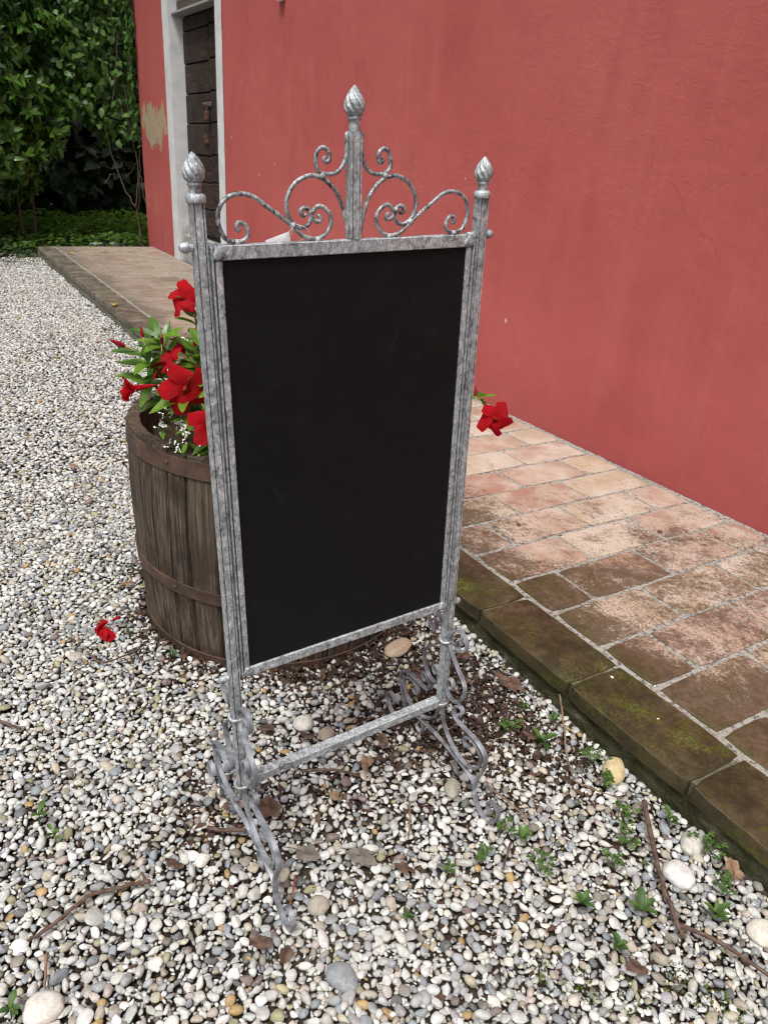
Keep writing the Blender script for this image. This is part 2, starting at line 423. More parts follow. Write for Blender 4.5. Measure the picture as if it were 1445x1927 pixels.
def mat_soil(name='damp_soil', a=(0.020, 0.013, 0.009), b=(0.060, 0.038, 0.026)):
    m = Mat(name); o = m.pos(); n = m.noise(o, 120, 6, 0.7); n2 = m.noise(o, 18, 4)
    return m.out(m.mix(m.rng(m.math('ADD', m.math('MULTIPLY', n, .7), m.math('MULTIPLY', n2, .3)), 0.35, 0.65), a, b), 0.95, m.bump(n, 1.0, 0.008), 0, 0.15)

def mat_pebble():
    m = Mat('river_pebble'); o = m.pos(); c0 = m.attr('col')
    n = m.noise(o, 110, 6, 0.68, 0.6); n2 = m.noise(o, 520, 5, 0.65); n3 = m.noise(o, 60, 3)
    c = m.mix(m.math('MULTIPLY', m.rng(n, 0.40, 0.62), 0.55), c0, m.mix(1.0, c0, (0.66, 0.62, 0.54), 'MULTIPLY'))
    c = m.mix(m.math('MULTIPLY', m.rng(n2, 0.55, 0.68), 0.50), c, m.mix(1.0, c0, (0.42, 0.40, 0.36), 'MULTIPLY'))
    vein = m.math('MULTIPLY', m.rng(m.math('ABSOLUTE', m.math('SUBTRACT', n3, 0.5)), 0.0, 0.012, 1.0, 0.0), 0.28)
    c = m.mix(vein, c, (0.66, 0.64, 0.58))
    return m.out(c, m.rng(n, 0.3, 0.7, 0.48, 0.70), m.bump(m.math('ADD', n, m.math('MULTIPLY', n2, 0.8)), 0.45, 0.0022), 0, 0.4)

def mat_leaf(name, dark, light, rough=0.38, trans=0.35, spec=0.5, use_attr=True):
    m = Mat(name)
    t = m.attr('tint', 'Fac') if use_attr else m.rand()
    n = m.noise(m.pos(), 60, 3)
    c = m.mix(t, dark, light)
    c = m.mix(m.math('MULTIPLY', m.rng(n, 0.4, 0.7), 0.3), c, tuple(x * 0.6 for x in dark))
    m.out(c, rough, m.bump(n, 0.15, 0.004), 0, spec)
    tr = m.n('ShaderNodeBsdfTranslucent'); m.put(tr.inputs['Color'], m.mix(1.0, c, (1.3, 1.25, 0.5), 'MULTIPLY'))
    mx = m.n('ShaderNodeMixShader'); mx.inputs[0].default_value = trans
    o = m.t.nodes['Material Output']
    m.l(m.b.outputs[0], mx.inputs[1]); m.l(tr.outputs[0], mx.inputs[2]); m.l(mx.outputs[0], o.inputs['Surface'])
    return m.m

def mat_zinc_light():
    m = Mat('galvanised_zinc_light'); o = m.pos()
    a = m.noise(o, 30, 5, 0.6, 0.8); b = m.noise(o, 330, 4, 0.65)
    c = m.ramp(a, [(0.30, (0.10, 0.106, 0.115)), (0.44, (0.20, 0.215, 0.235)), (0.58, (0.31, 0.335, 0.36)), (0.70, (0.52, 0.545, 0.57))])
    c = m.mix(m.math('MULTIPLY', m.rng(b, 0.62, 0.72), 0.5), c, (0.07, 0.062, 0.055))
    return m.out(c, 0.42, m.bump(b, 0.25, 0.001), 0.35, 0.5)
ZINCL = mat_zinc_light()
ZINC = mat_zinc('galvanised_zinc'); ZINCD = mat_zinc('galvanised_zinc_worn', 0.35)
BOARD = mat_board(); WALL = mat_wall(); WHITE = mat_whitewash()
DOORW = mat_wood('old_dark_door_wood', (0.026, 0.0165, 0.0125), (0.055, 0.038, 0.030), (2.4, 20, 26), 1.0)
STAVE = mat_wood('weathered_oak', (0.052, 0.036, 0.025), (0.170, 0.128, 0.092), (40, 40, 1.6), 1.7)
RUST = mat_rust(); TILE = mat_tile(); MORTAR = mat_mortar(); RISER = mat_riser()
SOIL = mat_soil(); GSOIL = mat_soil('ground_soil', (0.030, 0.023, 0.017), (0.095, 0.076, 0.058))
PEB = mat_pebble()
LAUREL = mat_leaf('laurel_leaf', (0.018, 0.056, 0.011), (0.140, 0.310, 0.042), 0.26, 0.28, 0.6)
VINE = mat_leaf('climber_leaf', (0.030, 0.082, 0.018), (0.135, 0.275, 0.048), 0.45, 0.35, 0.4)
HEDGE = mat_leaf('hedge_leaf', (0.008, 0.020, 0.006), (0.030, 0.062, 0.014), 0.45, 0.2, 0.4)
COVER = mat_leaf('ground_cover_leaf', (0.045, 0.105, 0.020), (0.24, 0.44, 0.06), 0.5, 0.4, 0.35)
MAND = mat_leaf('mandevilla_leaf', (0.042, 0.120, 0.015), (0.175, 0.325, 0.030), 0.32, 0.32, 0.45, False)
WEED = mat_leaf('weed_leaf', (0.035, 0.080, 0.022), (0.105, 0.195, 0.042), 0.5, 0.3, 0.35, False)
WEEDM = mat_leaf('moss_leaf', (0.040, 0.065, 0.012), (0.12, 0.16, 0.03), 0.7, 0.2, 0.2)
DRY = plain('dry_leaf', (0.095, 0.058, 0.042), 0.85, 0.5, 60, 0.2, 0.5)
DRYTAN = plain('tan_dry_leaf', (0.21, 0.135, 0.085), 0.85, 0.35, 60, 0.2, 0.5)
DRYGREY = plain('grey_dry_leaf', (0.135, 0.115, 0.100), 0.85, 0.35, 60, 0.2, 0.5)
BARK = plain('twig_bark', (0.105, 0.068, 0.050), 0.8, 0.4, 90, 0.25, 0.6)
BARKR = plain('reddish_stalk', (0.20, 0.062, 0.030), 0.7, 0.3, 90, 0.25, 0.3)
STEMG = plain('green_stem', (0.13, 0.20, 0.035), 0.5, 0.2, 60)
PAPER = plain('white_paper', (0.78, 0.78, 0.80), 0.6, 0.03, 20)
THREAD = plain('clear_thread', (0.70, 0.66, 0.64), 0.4, 0.05, 20)

def mat_petal():
    m = Mat('red_petal'); o = m.objc(); n = m.noise(m.scale(o, (5, 60, 8)), 1.6, 5, 0.6, 0.3); r = m.rand(); n2 = m.noise(o, 6, 3)
    c = m.mix(m.rng(n, 0.35, 0.7), (0.46, 0.0035, 0.008), (0.68, 0.010, 0.015))
    c = m.mix(m.math('MULTIPLY', m.rng(n2, 0.4, 0.7), 0.4), c, (0.40, 0.004, 0.022))
    c = m.mix(m.math('MULTIPLY', r, 0.35), c, (0.36, 0.004, 0.022))
    m.out(c, 0.58, m.bump(n, 0.5, 0.02), 0, 0.22)
    tr = m.n('ShaderNodeBsdfTranslucent'); m.put(tr.inputs['Color'], m.mix(1.0, c, (1.5, 1.5, 1.5), 'MULTIPLY'))
    mx = m.n('ShaderNodeMixShader'); mx.inputs[0].default_value = 0.40
    m.l(m.b.outputs[0], mx.inputs[1]); m.l(tr.outputs[0], mx.inputs[2]); m.l(mx.outputs[0], m.t.nodes['Material Output'].inputs['Surface'])
    return m.m
PETAL = mat_petal()
THROAT = plain('flower_throat', (0.55, 0.06, 0.02), 0.5, 0.2, 60)
BUDRED = plain('bud_red', (0.26, 0.008, 0.022), 0.4, 0.3, 60)
BUDBASE = plain('bud_base', (0.55, 0.42, 0.16), 0.5, 0.2, 60)
BRACT = plain('white_bract', (0.75, 0.76, 0.74), 0.6, 0.05, 20)

# ------------------------------------------------------------------ the setting
HT, YE, YW = 0.0758, 1.0567, 2.1843     # terrace height, its outer edge, the wall plane

def gz(x, y):
    return -0.016 * math.exp(-(((x + 0.70) / 0.17) ** 2 + ((y - 0.31) / 0.15) ** 2)) + 0.010 * mnoise.noise((x * 1.1, y * 1.1, 3.0)) + 0.006 * mnoise.noise((x * 3.1, y * 3.1, 9.0)) + 0.010 * max(0.0, min(1.0, (y - 0.45) / 0.45)) * math.exp(-((x + 0.75) / 0.7) ** 2)

# ground: one sheet to the horizon, finer near the camera
def ground_mesh():
    xs = np.concatenate([[-150, -60, -30, -16], np.arange(-12, 1.51, 0.25), [4, 12, 40, 150]])
    ys = np.concatenate([[-150, -60, -20, -8], np.arange(-4, 1.01, 0.25), [1.3, 2, 4, 8, 20, 60, 150]])
    v = [(x, y, (gz(x, y) - 0.016) if (-12 <= x <= 1.5 and -4 <= y <= 1.3) else -0.02) for y in ys for x in xs]
    n = len(xs)
    f = [(j * n + i, j * n + i + 1, (j + 1) * n + i + 1, (j + 1) * n + i) for j in range(len(ys) - 1) for i in range(n - 1)]
    return mesh('ground', v, f, GSOIL, True)
ground = tag(obj('ground', ground_mesh()), 'pale river pebble gravel over dark soil', 'ground', kind='structure')

# terrace -----------------------------------------------------------
XT0, XT1 = -8.25, 1.2
terrace = tag(empty('terrace', (0, 0, 0)), 'raised terrace paved in worn terracotta tiles along the red wall', 'terrace', kind='structure')
def riser():
    mb = MB(); nx = 240
    prof = [(0.012, -0.05), (0.010, 0.010), (0.013, 0.030), (0.011, 0.044)]
    def fn(u, w):
        x = XT0 + (XT1 - XT0) * u; t = w * 3; i = min(2, int(t)); a = t - i
        yy = prof[i][0] * (1 - a) + prof[i + 1][0] * a; zz = prof[i][1] * (1 - a) + prof[i + 1][1] * a
        return (x, YE + yy + 0.006 * mnoise.noise((x * 9, zz * 30, 0)) + 0.004 * mnoise.noise((x * 40, zz * 60, 2)), zz)
    mb.grid(fn, nx, 6)
    mb.box(XT0, XT1, YE + 0.05, YW - 0.002, -0.05, 0.040)
    return mb
riser().build('kerb_riser', RISER, terrace, True)
def bed():
    mb = MB()
    mb.grid(lambda u, w: (XT0 + 0.004 + (XT1 - XT0 - 0.008) * u, YE + 0.016 + (YW - YE - 0.017) * w,
                          HT - 0.0030 + 0.0016 * mnoise.noise(((XT0 + (XT1 - XT0) * u) * 25, w * 25, 0))), 300, 40)
    mb.grid(lambda u, w: (XT0 + 0.004, YE + 0.013 + (YW - YE - 0.014) * u, 0.02 + (HT - 0.024) * w), 4, 1)
    mb.grid(lambda u, w: (XT0 + 0.004 + (XT1 - XT0 - 0.008) * u, YE + 0.0165, 0.03 + (HT - 0.0342) * w), 4, 1)
    return mb
bed().build('mortar_bed', MORTAR, terrace, True)

def tile_mesh(lx, ly, seed):
    """a worn tile, lx by ly, with a softened irregular edge"""
    rs = random.Random(seed); mb = MB(); nx = max(3, int(round(lx / 0.04))); ny = max(3, int(round(ly / 0.04)))
    sx, sy = rs.random() * 50, rs.random() * 50
    rings = [(0.0, -0.034), (0.0, -0.0032), (0.0010, -0.0010), (0.0032, 0.0)]
    P = []
    for i in range(nx): P.append((-lx / 2 + lx * i / nx, -ly / 2))
    for i in range(ny): P.append((lx / 2, -ly / 2 + ly * i / ny))
    for i in range(nx): P.append((lx / 2 - lx * i / nx, ly / 2))
    for i in range(ny): P.append((-lx / 2, ly / 2 - ly * i / ny))
    n = len(P); v = []
    for (ins, z) in rings:
        for (x, y) in P:
            j = 0.0026 * mnoise.noise((x * 30 + sx, y * 30 + sy, 1)) + 0.0016 * mnoise.noise((x * 110 + sx, y * 110 + sy, 8))
            k = 1 - (ins + j + 0.0008) / (min(lx, ly) / 2)
            ex = x - math.copysign(ins + j, x) if abs(abs(x) - lx / 2) < 1e-6 else x * k
            ey = y - math.copysign(ins + j, y) if abs(abs(y) - ly / 2) < 1e-6 else y * k
            # soften corners
            cx, cy = lx / 2 - abs(x), ly / 2 - abs(y)
            if cx + cy < 0.005: ex *= 1 - 0.004 / (lx / 2); ey *= 1 - 0.004 / (ly / 2)
            v.append((ex, ey, z + 0.0012 * mnoise.noise((x * 14 + sx, y * 14 + sy, 5))))
    f = [(r * n + i, r * n + (i + 1) % n, (r + 1) * n + (i + 1) % n, (r + 1) * n + i) for r in range(3) for i in range(n)]
    f.append(tuple(range(3 * n, 4 * n)))
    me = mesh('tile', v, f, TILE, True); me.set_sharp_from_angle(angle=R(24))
    return me

G = 0.0098; PX, PY = 0.162, 0.309
tiles_full = [tile_mesh(PX - G, PY - G, i) for i in range(6)]
tiles_half = [tile_mesh(PX - G, PY / 2 - G, 20 + i) for i in range(4)]
tiles_cut = [tile_mesh(PX - G, 0.168 - G, 30 + i) for i in range(4)]
tiles_edge = [tile_mesh(0.317 - 0.0045, 0.1575, 40 + i) for i in range(5)]
def put_tile(me, x, y):
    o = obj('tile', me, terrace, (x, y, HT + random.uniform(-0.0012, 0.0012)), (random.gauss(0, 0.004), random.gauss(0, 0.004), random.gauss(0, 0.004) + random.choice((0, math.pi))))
    return o
Y0 = 1.2245
for k in range(-45, 13):
    x = -0.935 + PX * k + PX / 2
    if x - PX / 2 < XT0 or x + PX / 2 > XT1: continue
    if k % 2 == 0:      # half tile first
        put_tile(random.choice(tiles_half), x, Y0 + PY / 4)
        for j in range(2): put_tile(random.choice(tiles_full), x, Y0 + PY * (j + 1))
        put_tile(random.choice(tiles_cut), x, Y0 + PY * 2.5 + 0.084)
    else:
        for j in range(3): put_tile(random.choice(tiles_full), x, Y0 + PY * (j + 0.5))
for k in range(-24, 8):
    x = -0.866 + 0.317 * k - 0.1585
    if x - 0.16 < XT0 or x + 0.16 > XT1: continue
    put_tile(random.choice(tiles_edge), x, YE + 0.0800)

# house ---------------------------------------------------------------
house = tag(empty('house', (-3, YW, 0)), 'house with cracked red plaster wall and white framed dark wooden door', 'house')
def hpart(name, mb, m, smooth=False, parent=house):
    o = mb.build(name, m, None, smooth); o.parent = parent; o.matrix_parent_inverse = parent.matrix_world.inverted() if parent is not house else Matrix.Translation((3, -YW, 0)); return o
OX0, OX1, OZ = -7.29, -6.14, 2.55
XW0, XW1, HW = -8.40, 3.4, 3.3
w = MB(); w.box(OX1, XW1, YW, YW + 0.5, -0.05, HW); hpart('wall', w, WALL)
w = MB(); w.box(XW0, OX0, YW, YW + 0.5, -0.05, HW); hpart('wall', w, WALL)
w = MB(); w.box(OX0, OX1, YW, YW + 0.5, OZ, HW); hpart('wall', w, WALL)
for xa in (XW0, XW1 - 0.5): hpart('side_wall', MB().box(xa, xa + 0.5, YW + 0.5, YW + 5, -0.05, HW), WALL)
w = MB()
w.add([(XW0 - .25, YW - .30, HW), (XW1 + .25, YW - .30, HW), (XW1 + .25, YW + 2.6, HW + 1.1), (XW0 - .25, YW + 2.6, HW + 1.1), (XW1 + .25, YW + 5.4, HW), (XW0 - .25, YW + 5.4, HW),
       (XW0 - .25, YW - .30, HW + .09), (XW1 + .25, YW - .30, HW + .09), (XW1 + .25, YW + 2.6, HW + 1.2), (XW0 - .25, YW + 2.6, HW + 1.2), (XW1 + .25, YW + 5.4, HW + .09), (XW0 - .25, YW + 5.4, HW + .09)],
      [(0, 3, 2, 1), (3, 5, 4, 2), (6, 7, 8, 9), (9, 8, 10, 11), (0, 1, 7, 6), (5, 11, 10, 4), (0, 6, 9, 3), (3, 9, 11, 5), (1, 2, 8, 7), (2, 4, 10, 8)])
hpart('roof', w, plain('roof_tile', (0.33, 0.16, 0.10), 0.8, 0.3, 20))
# white painted surround, slightly proud, and reveals
def wavy_band(x0, x1, z0, z1):
    mb = MB()
    mb.grid(lambda u, t: (x0 + (x1 - x0) * u + (0.006 * mnoise.noise((z0 + (z1 - z0) * t * 1.0 * 4, x0, 2)) if u in (0.0,) else 0), YW - 0.004, z0 + (z1 - z0) * t), 3, 60)
    return mb
fr = MB()
for (x0, x1, sgn) in ((OX0 - 0.165, OX0, 1), (OX1, OX1 + 0.135, -1)):
    zz = np.linspace(HT - 0.01, OZ, 50)
    v = []
    for z in zz:
        wob = 0.006 * mnoise.noise((float(z) * 5, x0, 0))
        a, b = (x0 + wob, x1 - 0.0) if sgn > 0 else (x0, x1 + wob)
        v += [(a, YW - 0.001, z), (a, YW - 0.005, z), (b, YW - 0.005, z)]
    n = len(zz)
    f = [(i * 3 + k, i * 3 + k + 1, (i + 1) * 3 + k + 1, (i + 1) * 3 + k) for i in range(n - 1) for k in range(2)]
    fr.add(v, f)
# reveals as thin plaster slabs proud of the masonry
fr.box(OX0, OX0 + 0.006, YW - 0.005, YW + 0.30, HT - 0.01, OZ)
fr.box(OX1 - 0.006, OX1, YW - 0.005, YW + 0.30, HT - 0.01, OZ)
fr.box(OX0 - 0.165, OX1 + 0.135, YW - 0.006, YW - 0.001, OZ, OZ + 0.15)
hpart('door_surround', fr, WHITE)
YD = 2.300
door = empty('door', (0, 0, 0)); door.parent = house; door.matrix_parent_inverse = Matrix.Translation((3, -YW, 0))
grooves = [2.02, 1.915, 1.677, 1.453, 1.227, 0.984, 0.774, 0.559, 0.34]
XS = -6.655
for (xa, xb, dz) in ((OX0 + 0.008, XS - 0.004, 0.0), (XS + 0.004, OX1 - 0.008, 0.012)):
    for i in range(len(grooves) - 1):
        z1, z0 = grooves[i] + dz * (i > 0), grooves[i + 1] + dz * (i < len(grooves) - 2)
        b = MB().box(xa, xb, YD + random.uniform(-.003, .003), YD + 0.05, z0 + 0.006, z1 - 0.004, 0.006)
        o = hpart('board', b, DOORW, parent=house); o.parent = door; o.matrix_parent_inverse = Matrix.Identity(4)
b = MB().box(OX0 + .008, OX1 - .008, YD + 0.03, YD + 0.07, 0.31, 2.04); o = hpart('backing', b, DOORW); o.parent = door; o.matrix_parent_inverse = Matrix.Identity(4)
IRON = plain('old_lock_iron', (0.16, 0.13, 0.11), 0.6, 0.4, 80, 0.4, 0.3, 0.4)
LOCKR = plain('padlock_copper', (0.12, 0.060, 0.042), 0.6, 0.5, 60, 0.4, 0.3, 0.3)
b = MB(); b.box(-6.75, -6.60, YD - 0.014, YD - 0.002, 1.355, 1.385, 0.004); b.tube([(-6.72, YD - 0.03, 1.37), (-6.63, YD - 0.03, 1.37)], 0.009, 8); o = hpart('latch', b, IRON); o.parent = door; o.matrix_parent_inverse = Matrix.Identity(4)
b = MB(); b.box(-6.675, -6.625, YD - 0.045, YD - 0.018, 1.255, 1.318, 0.005); b.tube(spline([(-6.665, YD - 0.03, 1.318), (-6.662, YD - 0.03, 1.352), (-6.65, YD - 0.03, 1.366), (-6.638, YD - 0.03, 1.352), (-6.635, YD - 0.03, 1.318)], 3), 0.004, 6)
o = hpart('padlock', b, LOCKR); o.parent = door; o.matrix_parent_inverse = Matrix.Identity(4)
b = MB(); b.box(-6.82, -6.72, YD - 0.010, YD - 0.002, 1.075, 1.155, 0.003); b.tube([(-6.78, YD - 0.02, 1.12), (-6.78, YD - 0.008, 1.12)], 0.014, 12); b.tube([(-6.74, YD - 0.02, 1.10), (-6.66, YD - 0.02, 1.09)], 0.007, 8)
o = hpart('lock_plate', b, LOCKR); o.parent = door; o.matrix_parent_inverse = Matrix.Identity(4)
hpart('lintel_board', MB().box(OX0 + .007, OX1 - .007, YD - 0.045, YD + 0.08, 2.055, 2.135, 0.004), mat_wood('grey_lintel_wood', (0.07, 0.05, 0.04), (0.16, 0.12, 0.10), (2, 20, 26)))
hpart('drip_ledge', MB().box(OX0 - 0.03, OX1 - .007, YW + 0.02, YD + 0.02, 2.028, 2.046, 0.003), plain('grey_slate', (0.30, 0.30, 0.29), 0.8, 0.25, 30, 0.3, 0.3))
hpart('transom_board', MB().box(OX0 + .007, OX1 - .007, YD, YD + 0.06, 2.14, OZ - .002, 0.004), DOORW)
hpart('threshold', MB().box(OX0 + .007, OX1 - .007, YW + 0.035, YD + 0.10, HT - 0.02, 0.305, 0.006), plain('grey_stone', (0.30, 0.30, 0.28), 0.85, 0.3, 25, 0.3, 0.5))
PLQ = tag(MB().box(-4.975, -4.905, YW - 0.035, YW - 0.001, 1.882, 1.98, 0.006).build('wall_box', plain('white_plastic', (0.75, 0.76, 0.76), 0.5, 0.03, 10)), 'small white box fixed high on the red wall', 'wall box')

# ------------------------------------------------------------------ pebbles
def ico(sub):
    t = (1 + 5 ** 0.5) / 2
    v = [(-1, t, 0), (1, t, 0), (-1, -t, 0), (1, -t, 0), (0, -1, t), (0, 1, t), (0, -1, -t), (0, 1, -t), (t, 0, -1), (t, 0, 1), (-t, 0, -1), (-t, 0, 1)]
    f = [(0, 11, 5), (0, 5, 1), (0, 1, 7), (0, 7, 10), (0, 10, 11), (1, 5, 9), (5, 11, 4), (11, 10, 2), (10, 7, 6), (7, 1, 8), (3, 9, 4), (3, 4, 2), (3, 2, 6), (3, 6, 8), (3, 8, 9), (4, 9, 5), (2, 4, 11), (6, 2, 10), (8, 6, 7), (9, 8, 1)]
    v = [np.array(x) / np.linalg.norm(x) for x in v]
    for _ in range(sub):
        cache = {}; nf = []
        def mid(a, b):
            k = (min(a, b), max(a, b))
            if k not in cache:
                m_ = v[a] + v[b]; v.append(m_ / np.linalg.norm(m_)); cache[k] = len(v) - 1
            return cache[k]
        for a, b, c in f:
            x, y, z = mid(a, b), mid(b, c), mid(c, a); nf += [(a, x, z), (b, y, x), (c, z, y), (x, y, z)]
        f = nf
    return np.array(v), np.array(f)

def shapes(sub, n):
    V, F = ico(sub); out = []
    for k in range(n):
        S = V.copy(); r_ = np.ones(len(V))
        ang = rng.random() < 0.7
        for _ in range(8 if ang else 5):
            d = rng.normal(size=3); d /= np.linalg.norm(d); c = rng.uniform(0.48, 0.80) if ang else rng.uniform(0.70, 0.93)
            h = S @ d; r_ = np.where(h * r_ > c, r_ * (0.22 + 0.78 * c / np.maximum(h * r_, 1e-6)), r_)
        d = rng.normal(size=(3, 3)); ph = rng.uniform(0, 6, 3)
        for j in range(3): r_ = r_ * (1 + 0.05 * np.sin(S @ d[j] * 1.6 + ph[j]))
        S = S * r_[:, None] * np.array([1.0, rng.uniform(0.48, 0.95), rng.uniform(0.34, 0.66)])
        out.append(S)
    return out, F

PAL = np.array([(0.60, 0.60, 0.56), (0.68, 0.69, 0.675), (0.48, 0.485, 0.47), (0.375, 0.385, 0.395), (0.275, 0.30, 0.325), (0.42, 0.385, 0.31), (0.40, 0.27, 0.12), (0.14, 0.145, 0.145), (0.21, 0.165, 0.15), (0.34, 0.325, 0.20), (0.49, 0.43, 0.38), (0.25, 0.235, 0.20)])
PW = np.array([0.25, 0.16, 0.15, 0.13, 0.08, 0.085, 0.012, 0.03, 0.016, 0.022, 0.03, 0.035]); PW /= PW.sum()
def pcols(n):
    c = PAL[rng.choice(len(PAL), n, p=PW)]
    return np.clip(c * 0.90 * rng.normal(1.0, 0.11, (n, 1)) * rng.normal(1, 0.012, (n, 3)), 0.03, 0.72)

BX, BY = -1.591, 0.700                      # barrel centre
def litter(x, y):
    d = math.hypot(x - BX, y - BY)
    a = 0.72 * math.exp(-((d - 0.35) / 0.065) ** 2) * (1.0 if (x - BX) + 0.4 * (BY - y) > -0.2 else 0.4)
    b = 1.1 * math.exp(-(((x + 1.00) / 0.27) ** 2 + ((y - 0.88) / 0.17) ** 2))
    c = 0.55 * math.exp(-(((x + 0.95) / 0.22) ** 2 + ((y - 0.62) / 0.18) ** 2))
    e = 0.5 * math.exp(-(((x + 0.92) / 0.16) ** 2 + ((y - 0.33) / 0.16) ** 2)) + 0.35 * math.exp(-(((x + 0.60) / 0.2) ** 2 + ((y - 0.98) / 0.09) ** 2))
    f = 0.9 * math.exp(-((x + 8.1) / 0.7) ** 2) * (y > 0.2)
    nn = 0.30 * max(0.0, mnoise.noise((x * 4.5, y * 4.5, 7)) - 0.15) * 2.2
    return min(1.0, a + b + c + e + f + nn)

YMN = ([-9.0, -7.85, -3.22, -1.674, -0.744, -0.2, 1.5], [0.80, 0.686, 0.19, 0.025, -0.075, -0.13, -0.2])
def inview(x, y):
    if y < np.interp(x, *YMN) - 0.06: return False
    # below the lower border of the picture
    return (x + 0.744) * 0.9346 - (y + 0.0746) * 0.5127 < 0.07

def throw(n, r0, r1, placed, cell, grid, ov, region, lit=1.0):
    got = []
    X = rng.uniform(region[0], region[1], n); Y = rng.uniform(region[2], region[3], n); RR = r0 + (r1 - r0) * rng.random(n) ** 1.6; U = rng.random(n)
    for x, y, r_, u in zip(X.tolist(), Y.tolist(), RR.tolist(), U.tolist()):
        if y > YE - r_ * 0.7 or not inview(x, y): continue
        if math.hypot(x - BX, y - BY) < 0.350: continue
        i, j = int(math.floor(x / cell)), int(math.floor(y / cell)); ok = True
        for a in (i - 1, i, i + 1):
            for b in (j - 1, j, j + 1):
                for (px, py, pr) in grid.get((a, b), ()):
                    if (px - x) ** 2 + (py - y) ** 2 < (ov * (pr + r_)) ** 2: ok = False; break
                if not ok: break
            if not ok: break
        if not ok: continue
        if u < 0.90 * lit * litter(x, y): continue
        grid.setdefault((i, j), []).append((x, y, r_)); got.append((x, y, r_))
    return got

# explicit large stones keep their place free of pebbles (x, y, radius)
STONES = [(-0.735, -0.020, 0.029, (0.66, 0.63, 0.58), 'large cream white stone at the lower left corner of the gravel'),
          (-0.455, 0.940, 0.030, (0.62, 0.62, 0.60), 'large smooth white stone beside the brown branch near the terrace'),
          (-0.681, 1.020, 0.027, (0.52, 0.42, 0.24), 'yellowish rough stone against the mossy terrace kerb'),
          (-1.085, 0.533, 0.026, (0.64, 0.62, 0.57), 'white stone under the chalkboard stand beside brown leaves'),
          (-1.206, 0.840, 0.037, (0.46, 0.36, 0.27), 'flat tan rock lying behind the stand near the barrel'),
          (-0.583, 0.360, 0.022, (0.24, 0.26, 0.28), 'blue grey oval stone at the bottom centre of the gravel'),
          (-0.706, 0.382, 0.020, (0.34, 0.31, 0.26), 'brownish grey oval stone just right of the left front foot'),
          (-0.322, 0.975, 0.028, (0.60, 0.57, 0.50), 'pale stone at the right edge of the picture by the branch'),
          (-0.489, 1.016, 0.024, (0.50, 0.49, 0.44), 'grey white stone tucked under the kerb behind the white stone'),
          (-1.035, 0.563, 0.020, (0.36, 0.31, 0.25), 'tan stone lying right in front of the white stone'),
          (-0.794, 0.706, 0.018, (0.29, 0.28, 0.22), 'olive grey oblong stone behind the right front foot')]
cell = 0.05; grid = {}
STONES = [(x, y, r_ * 0.82, c, l) for (x, y, r_, c, l) in STONES]
for (x, y, r_, c, l) in STONES: grid.setdefault((int(math.floor(x / cell)), int(math.floor(y / cell))), []).append((x, y, r_))
near_reg = (-2.6, 0.1, -0.25, 1.05)
big = throw(380, 0.0105, 0.0145, [], cell, grid, 0.80, near_reg)
med = throw(75000, 0.0070, 0.0106, [], cell, grid, 0.75, near_reg)
sml = throw(150000, 0.0034, 0.0066, [], cell, grid, 0.73, near_reg, 0.7)
far_reg = (-8.3, -2.6, -0.1, 1.05)
fbig = throw(900, 0.0115, 0.0155, [], cell, grid, 0.78, far_reg)
fmed = throw(100000, 0.0078, 0.0118, [], cell, grid, 0.72, far_reg)
top = np.array(big + med + sml); ftop = np.array(fbig + fmed)
# lower layer seen in the gaps, and the ground out of the picture
def jit(x0, x1, y0, y1, s, keep):
    xs, ys = np.meshgrid(np.arange(x0, x1, s), np.arange(y0, y1, s)); P = np.c_[xs.ravel(), ys.ravel()] + rng.uniform(-0.45, 0.45, (xs.size, 2)) * s
    return np.array([(x, y, rng.uniform(0.42, 0.62) * s) for x, y in P.tolist() if keep(x, y)])
def ok_low(x, y): return y < YE - 0.01 and inview(x, y) and math.hypot(x - BX, y - BY) > 0.35 and rng.random() > 0.92 * litter(x, y)
low = jit(-2.6, 0.1, -0.25, 1.05, 0.0122, ok_low)
flow = jit(-8.3, -2.6, -0.1, 1.05, 0.020, ok_low)
out_ok = lambda x, y: y < YE - 0.012 and not inview(x, y)
outp = jit(-3.6, 0.8, -1.1, 1.05, 0.0192, out_ok); outp[:, 2] *= rng.uniform(0.85, 1.35, len(outp))
outl = jit(-3.6, 0.8, -1.1, 1.05, 0.0215, out_ok)
outf = jit(-8.3, -3.6, -1.1, 1.05, 0.0245, out_ok); outf[:, 2] *= 1.15
mx_ = max(1, 1)

def place(P, tmpl, F, zoff, tilt=0.30, lift=0.5):
    n = len(P); k = rng.integers(0, len(tmpl), n); T = np.array(tmpl)[k]
    a = rng.uniform(0, 2 * np.pi, n); tx, ty = rng.normal(0, tilt, n), rng.normal(0, tilt, n)
    ca, sa = np.cos(a), np.sin(a); Z0 = np.zeros(n); O = np.ones(n)
    Rz = np.stack([np.stack([ca, -sa, Z0], -1), np.stack([sa, ca, Z0], -1), np.stack([Z0, Z0, O], -1)], 1)
    Rx = np.stack([np.stack([O, Z0, Z0], -1), np.stack([Z0, np.cos(tx), -np.sin(tx)], -1), np.stack([Z0, np.sin(tx), np.cos(tx)], -1)], 1)
    Ry = np.stack([np.stack([np.cos(ty), Z0, np.sin(ty)], -1), np.stack([Z0, O, Z0], -1), np.stack([-np.sin(ty), Z0, np.cos(ty)], -1)], 1)
    M = Rx @ Ry @ Rz
    r_ = P[:, 2] * 1.22
    V = np.einsum('nij,nvj->nvi', M, T) * r_[:, None, None]
    zb = V[:, :, 2].min(1)
    g = np.array([gz(x, y) for x, y in P[:, :2].tolist()])
    ctr = np.c_[P[:, :2], g + zoff - zb * lift + rng.normal(0, 0.0016, n)]
    return V, ctr

